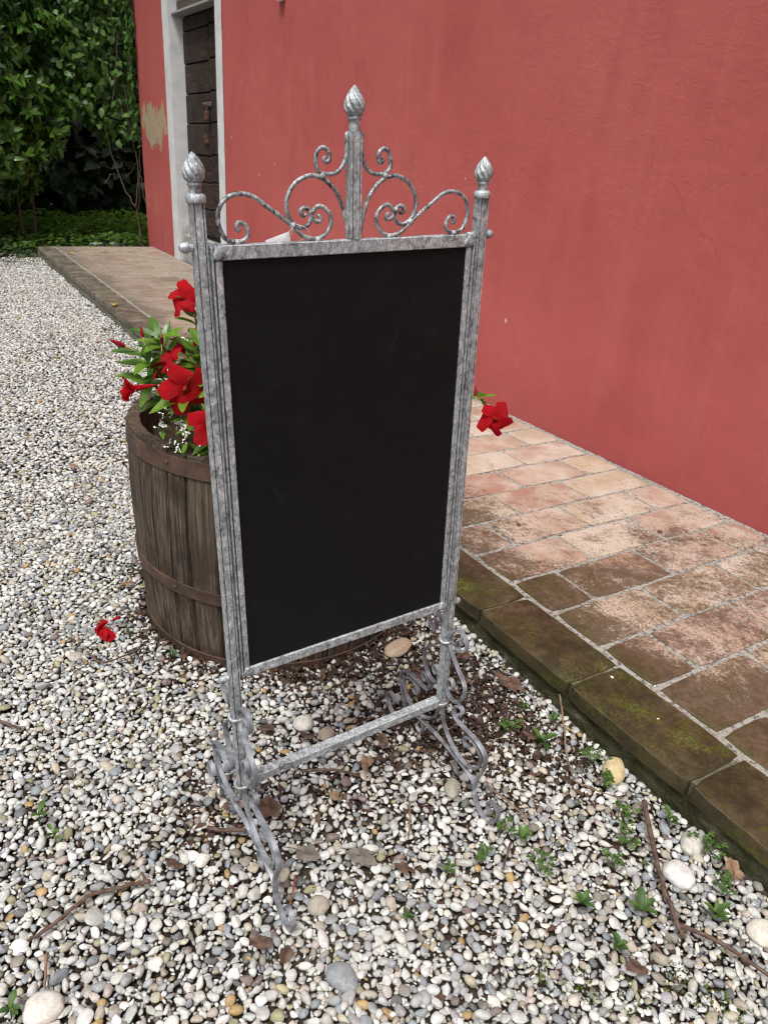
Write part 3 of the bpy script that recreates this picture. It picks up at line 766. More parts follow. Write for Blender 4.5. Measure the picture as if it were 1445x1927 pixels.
def joined(name, parts, mat):
    Vs, Fs, Cs, off = [], [], [], 0
    for (V, ctr, F, col) in parts:
        n, m_ = V.shape[:2]
        Vs.append((V + ctr[:, None, :]).reshape(-1, 3)); Fs.append((F[None] + (np.arange(n) * m_)[:, None, None] + off).reshape(-1, 3))
        Cs.append(np.repeat(col, m_, 0)); off += n * m_
    return fast_mesh(name, np.concatenate(Vs), np.concatenate(Fs), mat, True, np.concatenate(Cs))

s2, F2 = shapes(2, 40); s1, F1 = shapes(1, 30); s0, F0 = shapes(0, 12)
camd = np.array([math.dist((x, y, 0), (0, 0, 1.08)) for x, y, r_ in top.tolist()])
seen = np.array([(x + 0.744) * 0.9346 - (y + 0.0746) * 0.5127 < -0.004 and y > np.interp(x, *YMN) + 0.02 for x, y, r_ in top.tolist()])
score = np.where(seen, top[:, 2] / camd, 0)
order = np.argsort(-score); head, rest = order[:300], order[300:]
Vh, Ch = place(top[head], s2, F2, -0.004)
colh = pcols(300)
for i in range(300):
    me = fast_mesh('pebble', Vh[i], F2, PEB, True, np.repeat(colh[i:i + 1], len(Vh[i]), 0))
    obj('pebble', me, ground, Ch[i])
rest_n = rest[(camd[rest] < 1.42) & (top[rest, 2] > 0.0078)]; rest_t = rest[(top[rest, 2] < 0.0052)]; rest_f = np.setdiff1d(np.setdiff1d(rest, rest_n), rest_t)
parts = []
for P, tm, F, zo, tl in ((top[rest_n], s2, F2, -0.004, 0.30), (top[rest_f], s1, F1, -0.004, 0.30), (top[rest_t], s0, F0, -0.004, 0.30), (low, s0, F0, -0.0070, 0.5), (ftop, s0, F0, -0.004, 0.25), (flow, s0, F0, -0.008, 0.4), (outp, s0, F0, -0.003, 0.3), (outl, s0, F0, -0.0085, 0.4), (outf, s0, F0, -0.004, 0.3)):
    if len(P) == 0: continue
    V, ctr = place(P, tm, F, zo, tl); parts.append((V, ctr, F, pcols(len(P))))
lp = obj('loose_pebbles', joined('loose_pebbles', parts, PEB), ground); lp['kind'] = 'stuff'

V2, FF2 = ico(3)
for i, (x, y, r_, c, l) in enumerate(STONES):
    rs = random.Random(i + 3); S = V2.copy(); s = rs.random() * 40
    rr = np.array([1 + 0.16 * mnoise.noise((p[0] * 0.9 + s, p[1] * 0.9, p[2] * 0.9)) + 0.05 * mnoise.noise((p[0] * 2.6 + s, p[1] * 2.6, p[2] * 2.6)) for p in S.tolist()])
    el = (1.45 if i in (2, 4, 5, 8, 10) else 1.1)
    S = S * rr[:, None] * np.array([el * r_, r_ * (1.0 if i != 4 else 0.8), r_ * (0.62 if i != 4 else 0.4)])
    me = fast_mesh('stone', S, FF2, PEB, True, np.tile(np.array(c), (len(S), 1)))
    ang = {2: 2.2, 4: 1.9, 5: 0.5, 8: 1.9, 10: 2.3}.get(i, rs.uniform(0, 3))
    o = obj('stone', me, None, (x, y, gz(x, y) + r_ * 0.30), (rs.gauss(0, .1), rs.gauss(0, .1), ang)); tag(o, l, 'stone', 'larger stones among the gravel')

# ------------------------------------------------------------------ chips of bark and leaf litter between the pebbles
def flakes(n, reg, seed):
    rs = np.random.default_rng(seed); Vs, Fs, Ts = [], [], []; k = 0; tries = 0
    while k < n and tries < 200000:
        tries += 1
        x, y = rs.uniform(reg[0], reg[1]), rs.uniform(reg[2], reg[3])
        if y > YE - 0.005 or math.hypot(x - BX, y - BY) < 0.345 or rs.random() > litter(x, y) ** 2.0 + 0.035: continue
        m_ = rs.integers(5, 8); s = rs.uniform(0.004, 0.0125) * (1.3 if rs.random() < .2 else 1)
        a = np.sort(rs.uniform(0, 2 * np.pi, m_)); rr = rs.uniform(0.5, 1.0, m_) * s; el = rs.uniform(0.4, 1.0)
        P = np.c_[rr * np.cos(a), rr * np.sin(a) * el, rs.normal(0, 0.22 * s, m_)]; P = np.r_[P, [[0, 0, rs.normal(0.1 * s, 0.2 * s)]]]
        t = rs.normal(0, 0.45, 2); yaw = rs.uniform(0, 6.28)
        M = np.array(Matrix.Rotation(yaw, 3, 'Z') @ Matrix.Rotation(t[0], 3, 'X') @ Matrix.Rotation(t[1], 3, 'Y'))
        P = P @ M.T + np.array([x, y, gz(x, y) + rs.uniform(-0.008, -0.001 + 0.011 * litter(x, y) ** 2)])
        Vs.append(P); Fs.append(np.array([(m_, i, (i + 1) % m_) for i in range(m_)]) + k_off[0]); k_off[0] += m_ + 1
        c = np.array([(0.070, 0.042, 0.030), (0.105, 0.062, 0.044), (0.045, 0.028, 0.021), (0.145, 0.095, 0.065)])[rs.choice(4, p=[.38, .3, .22, .1])]
        Ts.append(np.tile(c * rs.normal(1, .15), (m_ + 1, 1))); k += 1
    return np.concatenate(Vs), np.concatenate(Fs), np.clip(np.concatenate(Ts), .01, .5)
k_off = [0]
mf = Mat('litter_chip'); nf = mf.noise(mf.pos(), 180, 4); LIT = mf.out(mf.mix(mf.math('MULTIPLY', nf, 0.8), mf.attr('col'), mf.mix(1.0, mf.attr('col'), (0.4, 0.4, 0.4), 'MULTIPLY')), 0.9, mf.bump(nf, 0.6, 0.002), 0, 0.2)
V_, F_, C_ = flakes(8000, (-2.1, -0.3, 0.0, 1.05), 5)
V2_, F2_, C2_ = flakes(900, (-8.4, -7.0, 0.2, 1.05), 6)
ll = obj('leaf_litter', fast_mesh('leaf_litter', np.r_[V_, V2_], np.r_[F_, F2_], LIT, False, np.r_[C_, C2_]))
tag(ll, 'brown bark and leaf litter scattered between the pebbles', 'leaf litter', kind='stuff')
#PART2
# ------------------------------------------------------------------ chalkboard stand
sign = empty('chalkboard_stand')
A_, B_, N_ = Vector((-0.0137, 0.9990, 0.0429)), Vector((-0.0016, -0.0429, 0.9991)), Vector((0.9999, 0.0137, 0.0022))
sign.matrix_world = Matrix(((A_.x, -N_.x, B_.x, -0.8608), (A_.y, -N_.y, B_.y, 0.5203), (A_.z, -N_.z, B_.z, 0.0), (0, 0, 0, 1)))
tag(sign, 'tall galvanised metal stand holding a blank black chalkboard, scrolls and pointed finials', 'chalkboard stand')
HWD = 0.1985                                 # half distance between the posts
# local axes: x along the board, -y to the front, z up

def post_bar(z0, z1, h=0.0072, lip=0.0016, slot=0.0015, dep=0.0034):
    """square bar whose front and back faces carry two fine slots"""
    q = [(-h, -h), (-h + lip, -h), (-h + lip, -h + dep), (-h + lip + slot, -h + dep), (-h + lip + slot, -h), (h - lip - slot, -h), (h - lip - slot, -h + dep), (h - lip, -h + dep), (h - lip, -h), (h, -h)]
    P = q + [(-x, -y) for x, y in q]
    n = len(P); zs = np.linspace(z0, z1, 14); v = []
    for i, z in enumerate(zs):
        for (x, y) in P: v.append((x + 0.0005 * mnoise.noise((z * 12, x * 90, 1)), y + 0.0005 * mnoise.noise((z * 12, y * 90, 4)), z))
    f = [(i * n + k, i * n + (k + 1) % n, (i + 1) * n + (k + 1) % n, (i + 1) * n + k) for i in range(len(zs) - 1) for k in range(n)]
    f += [tuple(range(n))[::-1], tuple(range((len(zs) - 1) * n, len(zs) * n))]
    return MB().add(v, f)

def finial_mesh():
    mb = MB()
    mb.lathe([(0.0080, -0.016), (0.0084, -0.0155), (0.0080, -0.010), (0.0080, -0.004), (0.0096, -0.003), (0.0100, -0.0014), (0.0092, -0.0002), (0.0085, 0.001)], 20)
    H = 0.0335; pr = []
    for i in range(29):
        t = i / 28; pr.append((0.0140 * float(np.interp(t, [0, .06, .14, .28, .42, .56, .70, .82, .91, .97, 1], [.58, .74, .90, 1.0, .97, .86, .68, .47, .29, .15, .03])), 0.0005 + H * t))
    mb.lathe(pr, 96, fn=lambda r_, z, a: r_ * (1 + 0.26 * (abs(math.sin(4 * (a + z * 58))) ** 0.8 - 0.62) * min(1, max(0.05, (H - z) / 0.008))))
    return mb.mesh('finial', ZINC, True)
FIN = finial_mesh()

for s in (-1, 1):
    p_ = post_bar(0.146, 1.036).build('post', ZINC, sign, False, loc=(s * HWD, 0, 0))
    col = MB(); col.lathe([(0.0100, 1.030), (0.0112, 1.0315), (0.0114, 1.0365), (0.0100, 1.039), (0.0085, 1.040)], 16); col.build('collar', ZINC, p_, True)
    obj('finial', FIN, p_, (0, 0, 1.0505), (0, 0, random.uniform(0, 3)), (0.83, 0.83, 0.90))
    for zc in (0.157, 0.299):
        col = MB(); rr = 0.0122
        col.tube([(math.cos(a) * rr, math.sin(a) * rr, zc + 0.001 * math.sin(3 * a)) for a in np.linspace(0, 2 * math.pi, 17)], 0.0026, 6); col.build('collar', ZINC, p_, True)
    for zb in (0.984, 0.376):
        k = MB(); k.tube([(0, 0, 0), (s * 0.006, 0, 0)], 0.0042, 10)
        k.tube([(s * 0.0055, 0, 0), (s * 0.007, 0, 0), (s * 0.012, 0, 0), (s * 0.0152, 0, 0), (s * 0.0165, 0, 0)], [0.0054, 0.0061, 0.0058, 0.0042, 0.002], 12)
        k.build('bolt', ZINC, sign, True, loc=(s * (HWD + 0.0070), 0, zb))
        k = MB().tube([(0, 0, 0), (-s * 0.012, 0, 0)], 0.004, 8); k.build('pivot_pin', ZINC, sign, True, loc=(s * (HWD - 0.0085), 0, zb))

# board frame
FW = 0.0195; fo = 0.1835                     # rail width, outer half width of frame
def rail(name, x0, x1, z0, z1):
    mb = MB(); mb.box(x0, x1, -0.0065, 0.0065, z0, z1, 0.0011); return mb.build(name, ZINC, sign)
rail('frame_rail', -fo, fo, 0.9690, 0.9855); rail('frame_rail', -fo, fo, 0.3710, 0.3865)
rail('frame_stile', -fo + 0.0004, -fo + 0.0086, 0.3867, 0.9688); rail('frame_stile', fo - 0.0082, fo - 0.0004, 0.3867, 0.9688)
MB().box(-fo + 0.004, fo - 0.004, -0.0028, 0.0028, 0.380, 0.975, 0.0004).build('board', BOARD, sign)
for s in (-1, 1):                            # the narrow angle strip welded along each stile
    MB().box(s * (fo + 0.0041) - 0.0039, s * (fo + 0.0041) + 0.0039, -0.0015, 0.004, 0.372, 0.984, 0.0005).build('edge_strip', ZINC, sign); MB().box(s * (fo + 0.0032) - 0.0011, s * (fo + 0.0032) + 0.0011, -0.0072, -0.0014, 0.372, 0.984, 0.0005).build('edge_bead', ZINC, sign)
for (x, z) in ((-0.178, 0.9765), (0.178, 0.9765), (-0.178, 0.380), (0.178, 0.380)):
    b = MB(); b.lathe([(0.0085, -0.0012), (0.0080, 0.001), (0.0055, 0.0022), (0.001, 0.0026)], 10, fn=lambda r_, z_, a: r_ * (1 + .2 * math.sin(3 * a + x * 90))); b.build('weld', ZINC, sign, True, loc=(x, -0.0065, z), rot=(math.pi / 2, 0, 0))

# crown
cp = post_bar(0.9857, 1.106, 0.0070, 0.0015).build('crown_post', ZINC, sign)
obj('finial', FIN, cp, (0, 0, 1.1205), (0, 0, 0.6), (0.84, 0.84, 0.96))
OUTER = [(-0.150,1.002),(-0.152,1.000),(-0.154,1.005),(-0.151,1.009),(-0.144,1.007),(-0.140,1.000),(-0.141,0.993),(-0.147,0.989),(-0.154,0.988),(-0.161,0.989),(-0.168,0.992),(-0.172,0.999),(-0.175,1.008),(-0.175,1.017),(-0.172,1.026),(-0.165,1.034),(-0.156,1.038),(-0.146,1.039),(-0.134,1.037),(-0.125,1.032),(-0.117,1.026),(-0.103,1.017),(-0.089,1.007),(-0.078,0.998),(-0.069,0.991),(-0.059,0.988),(-0.049,0.988),(-0.039,0.993),(-0.033,1.002),(-0.032,1.012),(-0.037,1.019),(-0.044,1.024),(-0.051,1.024),(-0.056,1.019),(-0.058,1.015),(-0.055,1.009),(-0.050,1.007),(-0.046,1.009),(-0.048,1.014),(-0.050,1.013)]
INNER = [(-0.008,0.987),(-0.010,1.000),(-0.013,1.013),(-0.018,1.028),(-0.025,1.040),(-0.034,1.049),(-0.044,1.055),(-0.056,1.058),(-0.067,1.056),(-0.079,1.050),(-0.086,1.041),(-0.091,1.031),(-0.090,1.020),(-0.087,1.011),(-0.082,1.005),(-0.073,1.001),(-0.065,1.002),(-0.060,1.008),(-0.059,1.015),(-0.062,1.021),(-0.068,1.023),(-0.072,1.021),(-0.073,1.017),(-0.069,1.014),(-0.066,1.016)]
SMALL = [(-0.0105,1.104),(-0.0105,1.090),(-0.0108,1.080),(-0.0135,1.072),(-0.019,1.064),(-0.027,1.060),(-0.035,1.059),(-0.043,1.060),(-0.049,1.064),(-0.052,1.071),(-0.051,1.079),(-0.048,1.085),(-0.042,1.088),(-0.036,1.085),(-0.033,1.079),(-0.034,1.074),(-0.038,1.072),(-0.041,1.075),(-0.039,1.078)]
for s in (1, -1):
    for P, r_ in ((OUTER, 0.0027), (INNER, 0.0027), (SMALL, 0.0025)):
        Q = smooth_path(spline([(s * x, -0.001 if P is not SMALL else 0.0, z) for x, z in P], 4), 2)
        n = len(Q); rr = [r_ * (0.86 + 0.14 * min(1, min(i, n - 1 - i) / 8)) for i in range(n)]
        c_ = MB().tube(Q, rr, 8).build('scroll', ZINCD, sign, True)
    for (x, z, sz) in ((-0.154, 0.987, .0042), (-0.051, 0.9865, .0042), (-0.083, 1.0035, .0048), (-0.0435, 1.0575, .0042), (-0.0605, 1.0185, .0034)):
        k = MB(); k.lathe([(0.0008, -sz), (sz * .8, -sz * .6), (sz, 0), (sz * .8, sz * .6), (0.0008, sz)], 10); k.build('weld', ZINC, sign, True, loc=(s * x, -0.0015, z))

# legs: scrolls in the plane across the board, front and rear alike
UP = [(0.044,0.314),(0.040,0.320),(0.034,0.315),(0.031,0.303),(0.038,0.297),(0.052,0.305),(0.058,0.320),(0.053,0.332),(0.040,0.338),(0.025,0.333),(0.014,0.321),(0.011,0.308),(0.012,0.294),(0.018,0.283),(0.027,0.272),(0.042,0.256),(0.057,0.243),(0.064,0.229),(0.061,0.208),(0.049,0.190),(0.036,0.182),(0.020,0.184),(0.0125,0.193),(0.012,0.208),(0.017,0.221),(0.027,0.223),(0.032,0.212),(0.025,0.203),(0.021,0.207)]
OUT = [(0.052,0.166),(0.058,0.166),(0.063,0.177),(0.058,0.184),(0.045,0.179),(0.038,0.165),(0.042,0.152),(0.057,0.147),(0.081,0.147),(0.105,0.147),(0.126,0.140),(0.137,0.126),(0.135,0.102),(0.123,0.072),(0.116,0.043),(0.120,0.018),(0.134,0.002),(0.152,-0.003),(0.172,0.004),(0.183,0.024),(0.183,0.042),(0.173,0.049),(0.160,0.044),(0.155,0.033),(0.161,0.028)]
INN = [(0.0045,0.150),(0.010,0.117),(0.025,0.095),(0.044,0.080),(0.063,0.072),(0.087,0.071),(0.106,0.078),(0.121,0.094),(0.1255,0.113),(0.119,0.128),(0.107,0.136),(0.090,0.138),(0.078,0.131),(0.074,0.120),(0.082,0.112),(0.093,0.118)]
TIE = [(-0.116,0.047),(-0.095,0.057),(-0.062,0.062),(-0.016,0.0655),(0.016,0.0655),(0.062,0.062),(0.095,0.057),(0.116,0.047)]
CURL = [(0.060,0.061),(0.052,0.048),(0.053,0.034),(0.064,0.028),(0.075,0.034),(0.074,0.041)]
for s in (-1, 1):
    for d in (-1, 1):                        # +1 front
        for nm, P, w_, t_ in (('leg_scroll', UP, 0.0084, 0.0038), ('leg', OUT, 0.0092, 0.0046), ('leg_brace', INN, 0.0086, 0.0042), ('leg_curl', CURL, 0.0066, 0.0030)):
            Q = smooth_path(spline([(s * HWD, -d * c, b) for c, b in P], 4), 2)
            MB().strap(Q, (1, 0, 0), w_, t_, 10).build(nm, ZINCL, sign, 'auto')
        for (c, b) in ((0.050, 0.187), (0.131, 0.108), (0.062, 0.0645), (0.012, 0.300)):
            k = MB(); sz = 0.0030; k.lathe([(0.0008, -sz), (sz * .8, -sz * .6), (sz, 0), (sz * .8, sz * .6), (0.0008, sz)], 10); k.build('weld', ZINC, sign, True, loc=(s * HWD, -d * c, b))
    Q = smooth_path(spline([(s * HWD, -c, b) for c, b in TIE], 4), 1)
    MB().strap(Q, (1, 0, 0), 0.0080, 0.0042, 0).build('tie_strap', ZINCL, sign, 'auto')
MB().box(-HWD + 0.0106, HWD - 0.0106, -0.0085, 0.0085, 0.1515, 0.1685, 0.0016).build('stretcher', ZINC, sign)

# price tag tied to the crown with thread
tg = empty('price_tag', (-0.86, 0.43, 1.0)); tag(tg, 'small white paper tag tied by thread behind the top rail', 'tag')
def sl(a, c, b):                             # stand coordinates -> world
    return Vector((-0.8608, 0.5203, 0)) + A_ * a + N_ * c + B_ * b
def rel(root, P): return [Vector(p) - root.location for p in P]
pt = [sl(-0.117, -0.010, 0.983), sl(-0.082, -0.010, 0.983), sl(-0.082, -0.011, 0.9955), sl(-0.117, -0.016, 0.985)]
pt = [sl(-0.116, -0.0085, 0.964), sl(-0.080, -0.0085, 0.964), sl(-0.082, -0.012, 0.9955), sl(-0.112, -0.014, 0.9865)]
v = rel(tg, pt + [p - N_ * 0.0006 for p in pt])
MB().add(v, [(0, 1, 2, 3), (7, 6, 5, 4), (0, 4, 5, 1), (1, 5, 6, 2), (2, 6, 7, 3), (3, 7, 4, 0)]).build('paper', PAPER, tg)
for P in ([(-0.083, 0.004, 1.006), (-0.088, 0.005, 0.999), (-0.099, -0.003, 0.990), (-0.104, -0.009, 0.985), (-0.106, -0.012, 0.980)],
          [(-0.083, 0.004, 1.006), (-0.086, 0.004, 0.996), (-0.087, -0.008, 0.990)],
          [(-0.079, 0.004, 1.005), (-0.066, 0.004, 1.000), (-0.062, 0.002, 0.992), (-0.064, -0.006, 0.988), (-0.078, -0.011, 0.982)]):
    MB().tube(rel(tg, [sl(*p) for p in spline(P, 5)]), 0.00035, 5).build('thread', THREAD, tg, True)

# ------------------------------------------------------------------ barrel planter
barrel = tag(empty('barrel_planter', (BX, BY, 0.0)), 'weathered oak half barrel planter with rusty iron hoops behind the chalkboard', 'barrel')
BH = 0.507
def br(z): return np.interp(z, [-0.03, 0.0, 0.10, 0.20, 0.30, 0.40, 0.48, 0.54], [0.333, 0.338, 0.346, 0.352, 0.356, 0.356, 0.352, 0.347])
NST = 36
edges = np.cumsum([random.uniform(0.75, 1.3) for _ in range(NST)]); edges = np.r_[0, edges] / edges[-1] * 2 * math.pi + 0.1
for i in range(NST):
    a0, a1 = edges[i] + 0.0034, edges[i + 1] - 0.0034; zs = np.linspace(-0.02, BH + random.uniform(-.004, .002), 13); dr = random.uniform(-0.0014, 0.0014)
    v = []; us = [0, 0.07, 0.3, 0.5, 0.7, 0.93, 1]
    for z in zs:
        ro = br(z) + dr; ri = ro - 0.027
        for k, u in enumerate(us):
            a = a0 + (a1 - a0) * u; e = 0.0050 if k in (0, 6) else 0.0
            flat = 1 - 0.5 * ((a1 - a0) ** 2) * u * (1 - u) * 0.6
            q = ro * flat - e + 0.0008 * mnoise.noise((a * 60, z * 6, i)); v.append((q * math.cos(a), q * math.sin(a), z))
        for a in (a1, a0): v.append((ri * math.cos(a), ri * math.sin(a), z))
    n = 9
    f = [(r_ * n + k, r_ * n + (k + 1) % n, (r_ + 1) * n + (k + 1) % n, (r_ + 1) * n + k) for r_ in range(12) for k in range(n)]
    f += [tuple(range(n))[::-1], tuple(range(12 * n, 13 * n))]
    MB().add(v, f).build('stave', STAVE, barrel, 'auto')
for (z0, z1, nr) in ((0.463, 0.501, 5), (0.166, 0.196, 4), (-0.010, 0.018, 4)):
    mb = MB(); n = 96; v = []
    for k in range(n):
        a = 2 * math.pi * k / n; jz = 0.002 * math.sin(a * 2 + z0 * 30)
        for (r_, z) in ((br(z0) + 0.0005, z0), (br(z0) + 0.0042, z0 + .0006), (br(z1) + 0.0042, z1 - .0006), (br(z1) + 0.0005, z1)): v.append((r_ * math.cos(a), r_ * math.sin(a), z + jz))
    f = [(k * 4 + j, ((k + 1) % n) * 4 + j, ((k + 1) % n) * 4 + (j + 1) % 4, k * 4 + (j + 1) % 4) for k in range(n) for j in range(4)]
    hp = mb.add(v, f).build('hoop', RUST, barrel, 'auto')
    for j in range(nr):
        a = -1.12 + j * 2 * math.pi / nr; zc = (z0 + z1) / 2 + 0.001; r_ = br(zc) + 0.004
        k = MB(); k.lathe([(0.0052, 0), (0.0046, 0.0018), (0.0026, 0.003), (0.0005, 0.0034)], 10)
        k.build('rivet', RUST, hp, True, loc=(r_ * math.cos(a), r_ * math.sin(a), zc), rot=(0, math.pi / 2, a))
def soilfn(u, t):
    r_ = 0.326 * u; a = 2 * math.pi * t; x, y = r_ * math.cos(a), r_ * math.sin(a)
    return (x, y, 0.428 + 0.018 * mnoise.noise((x * 9, y * 9, 4)) + 0.010 * mnoise.noise((x * 38, y * 38, 1)) + 0.012 * (1 - u))
MB().grid(soilfn, 34, 110).build('soil', SOIL, barrel, True)

# ------------------------------------------------------------------ foliage helpers
def leaf_tri(width=0.38, fold=0.10, droop=0.16, tip=1.0):
    c = [(0, 0, 0), (0.32, 0, 0.02), (0.68, 0, -droop * 0.3), (tip, 0, -droop)]
    l = [(0.30, width / 2, fold * .8), (0.66, width * .42, fold * .6 - droop * 0.3)]
    r_ = [(a, -b, z) for a, b, z in l]
    V = np.array(c + l + r_, float); F = np.array([(0, 6, 1), (0, 1, 4), (1, 6, 7), (1, 7, 2), (1, 2, 5), (1, 5, 4), (2, 7, 3), (2, 3, 5)])
    return V, F
def frames(D, U):
    D = D / np.linalg.norm(D, axis=1, keepdims=True); S = np.cross(U, D); S /= np.maximum(np.linalg.norm(S, axis=1, keepdims=True), 1e-6); N = np.cross(D, S)
    return np.stack([D, S, N], -1)
def scatter(name, tm, P, D, U, size, mat, tint, parent=None):
    V, F = tm; M = frames(D, U)
    W_ = np.einsum('nij,vj->nvi', M, V) * size[:, None, None] + P[:, None, :]
    n, m_ = W_.shape[:2]
    me = fast_mesh(name, W_.reshape(-1, 3), (F[None] + (np.arange(n) * m_)[:, None, None]).reshape(-1, 3), mat, True, None, np.repeat(tint, m_))
    return obj(name, me, parent)
def unit(n):
    d = rng.normal(size=(n, 3)); return d / np.linalg.norm(d, axis=1, keepdims=True)

def whorls(tips, axes, k, size, spread=1.0):
    """rosettes of k leaves at each twig tip"""
    n = len(tips); P = np.repeat(tips, k, 0); A = np.repeat(axes, k, 0)
    t = np.cross(A, unit(n * k)); t /= np.linalg.norm(t, axis=1, keepdims=True)
    D = t * spread + A * rng.uniform(0.1, 0.9, (n * k, 1)); D[:, 2] -= 0.10
    P = P + A * rng.uniform(-0.06, 0.03, (n * k, 1))
    return P, D, A + rng.normal(0, 0.25, (n * k, 3)) + np.array([0, 0, 0.35]), size * rng.uniform(0.7, 1.2, n * k)

def bush(name, c, rad, ntip, k, size, tm, mat, label, cat, power=3.0, trunks=(), bumps=0.22, zmin=None, twig=60, deep=0.5):
    root = empty(name, (c[0], c[1], 0)); tag(root, label, cat)
    ra = np.array(rad); ar = np.array([ra[1] * ra[2], ra[0] * ra[2], ra[0] * ra[1]]); nn = ntip * 2     # even over the faces of the crown
    d = rng.uniform(-1, 1, (nn, 3)); ax_ = rng.choice(3, nn, p=ar / ar.sum()); d[np.arange(nn), ax_] = rng.choice((-1.0, 1.0), nn)
    e = d / (np.sum(np.abs(d) ** power, 1) ** (1 / power))[:, None]
    bm = np.array([mnoise.noise(Vector(x) * 2.6) for x in e.tolist()])
    depth = 1 - 0.30 * rng.random(len(e)) ** 2.2 + bumps * bm * 0.6
    P = e * depth[:, None] * np.array(rad) + np.array(c)
    ax = e / np.array(rad); ax /= np.linalg.norm(ax, axis=1, keepdims=True); ax[:, 2] += 0.25
    ax /= np.linalg.norm(ax, axis=1, keepdims=True)
    m_ = P[:, 2] > (zmin if zmin is not None else 0.05); P, ax = P[m_][:ntip], ax[m_][:ntip]
    L, D, U, S = whorls(P, ax, k, size)
    tint = np.clip(np.repeat(rng.random(len(P)) ** 1.6, k) * 0.7 + rng.random(len(L)) ** 2 * 0.5, 0, 1)
    k2 = int(len(L) * deep); q = rng.integers(0, len(P), k2)      # leaves deep inside the crown, its inner shade put into a darker tint
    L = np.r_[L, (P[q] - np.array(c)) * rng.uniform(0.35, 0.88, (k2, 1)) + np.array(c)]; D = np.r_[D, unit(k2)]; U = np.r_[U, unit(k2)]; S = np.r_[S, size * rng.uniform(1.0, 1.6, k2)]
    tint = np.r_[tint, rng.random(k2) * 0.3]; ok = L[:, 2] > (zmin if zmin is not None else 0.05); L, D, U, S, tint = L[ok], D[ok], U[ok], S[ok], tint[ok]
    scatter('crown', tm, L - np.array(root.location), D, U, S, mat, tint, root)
    for (x0, y0, x1, y1, z1, r_) in trunks:
        Q = spline([(x0, y0, -0.05), (x0 + (x1 - x0) * .25 + .03, y0 + (y1 - y0) * .3, z1 * .35), (x1, y1, z1)], 5)
        MB().tube(rel(root, Q), list(np.linspace(r_, r_ * .4, len(Q))), 7).build('trunk', BARK, root, True)
    b = MB()
    for i in range(twig):
        j = int(rng.integers(len(P))); q = P[j]; o_ = np.array([c[0] + (q[0] - c[0]) * .2, c[1] + (q[1] - c[1]) * .35, max(0.2, q[2] - abs(q[2] - c[2]) * .4 - .25)])
        Q = spline([o_, (o_ + q) / 2 + rng.normal(0, .06, 3), q], 3); b.tube(rel(root, Q), list(np.linspace(0.012, 0.003, len(Q))), 5)
    t = b.build('branches', BARK, root, True); t['kind'] = 'stuff'
    return root

LEAF_L = leaf_tri(0.36, 0.06, 0.14); LEAF_V = leaf_tri(0.62, 0.05, 0.20); LEAF_C = leaf_tri(0.75, 0.05, 0.15)
LEAF_H = (np.array([(0, 0, 0), (0.45, 0.30, 0.05), (1, 0, -0.18), (0.45, -0.30, 0.05), (0.5, 0, -0.03)]), np.array([(0, 4, 1), (1, 4, 2), (2, 4, 3), (3, 4, 0)]))
bush('laurel_bush', (-9.45, -0.35, 1.95), (1.15, 2.05, 1.62), 4700, 8, 0.103, LEAF_L, LAUREL, 'large glossy dark green laurel bush at the upper left beyond the gravel', 'bush', 3.2,
     trunks=[(-9.35, 1.10, -9.4, 1.0, 1.6, .022), (-9.25, 1.20, -9.2, 1.25, 1.5, .018), (-9.5, 0.3, -9.5, 0.2, 2.4, .05), (-9.6, -0.8, -9.5, -1.0, 2.4, .05)], zmin=0.38)
bush('tree', (-11.1, -0.9, 5.0), (3.5, 2.95, 1.7), 1000, 7, 0.20, LEAF_H, HEDGE, 'unseen dark broad leaved tree shading the garden behind the house', 'tree', 2.4,
     trunks=[(-11.3, -1.6, -11.0, -1.4, 4.6, .16)], zmin=3.0)  # crown added above the view to darken the far corner
bush('background_hedge', (-12.6, 1.8, 2.3), (1.0, 5.5, 2.8), 4600, 7, 0.21, LEAF_H, HEDGE, 'dark dense hedge closing off the garden behind the laurel', 'hedge', 4.0, trunks=[(-12.6, 2, -12.6, 2, 2, .05)], zmin=0.02, deep=0.7)

# climber at the house corner: rounded leaves, hanging twigs
vine = empty('climbing_vine', (-8.62, 2.18, 0)); tag(vine, 'tangled climbing vine with round leaves hanging on the far house corner', 'climber')
n = 4600
P = np.c_[rng.uniform(-9.4, -8.47, n), 1.42 + 0.82 * rng.beta(2.0, 1.2, n), 1.0 + 2.3 * rng.random(n) ** 0.75]
P[:, 2] += np.where(P[:, 1] < 1.9, 0.15, 0) ; keep = P[:, 2] > 1.05 + 0.25 * np.array([mnoise.noise((y * 6, x * 3, 1)) for x, y, z in P.tolist()]) + 0.5 * (P[:, 1] < 1.72) * (1.72 - P[:, 1]) * 3
keep &= ~((P[:, 1] > 2.14) & (P[:, 0] > -8.44)); P = P[keep]; n = len(P)
D = unit(n); D[:, 2] -= 0.6; D[:, 0] += 0.3; U = unit(n) * 0.7 + np.array([0.8, -0.3, 0.7])
scatter('crown', LEAF_V, P - np.array(vine.location), D, U, rng.uniform(0.045, 0.095, n), VINE, np.clip(rng.beta(1.6, 2.2, n), 0, 1), vine)
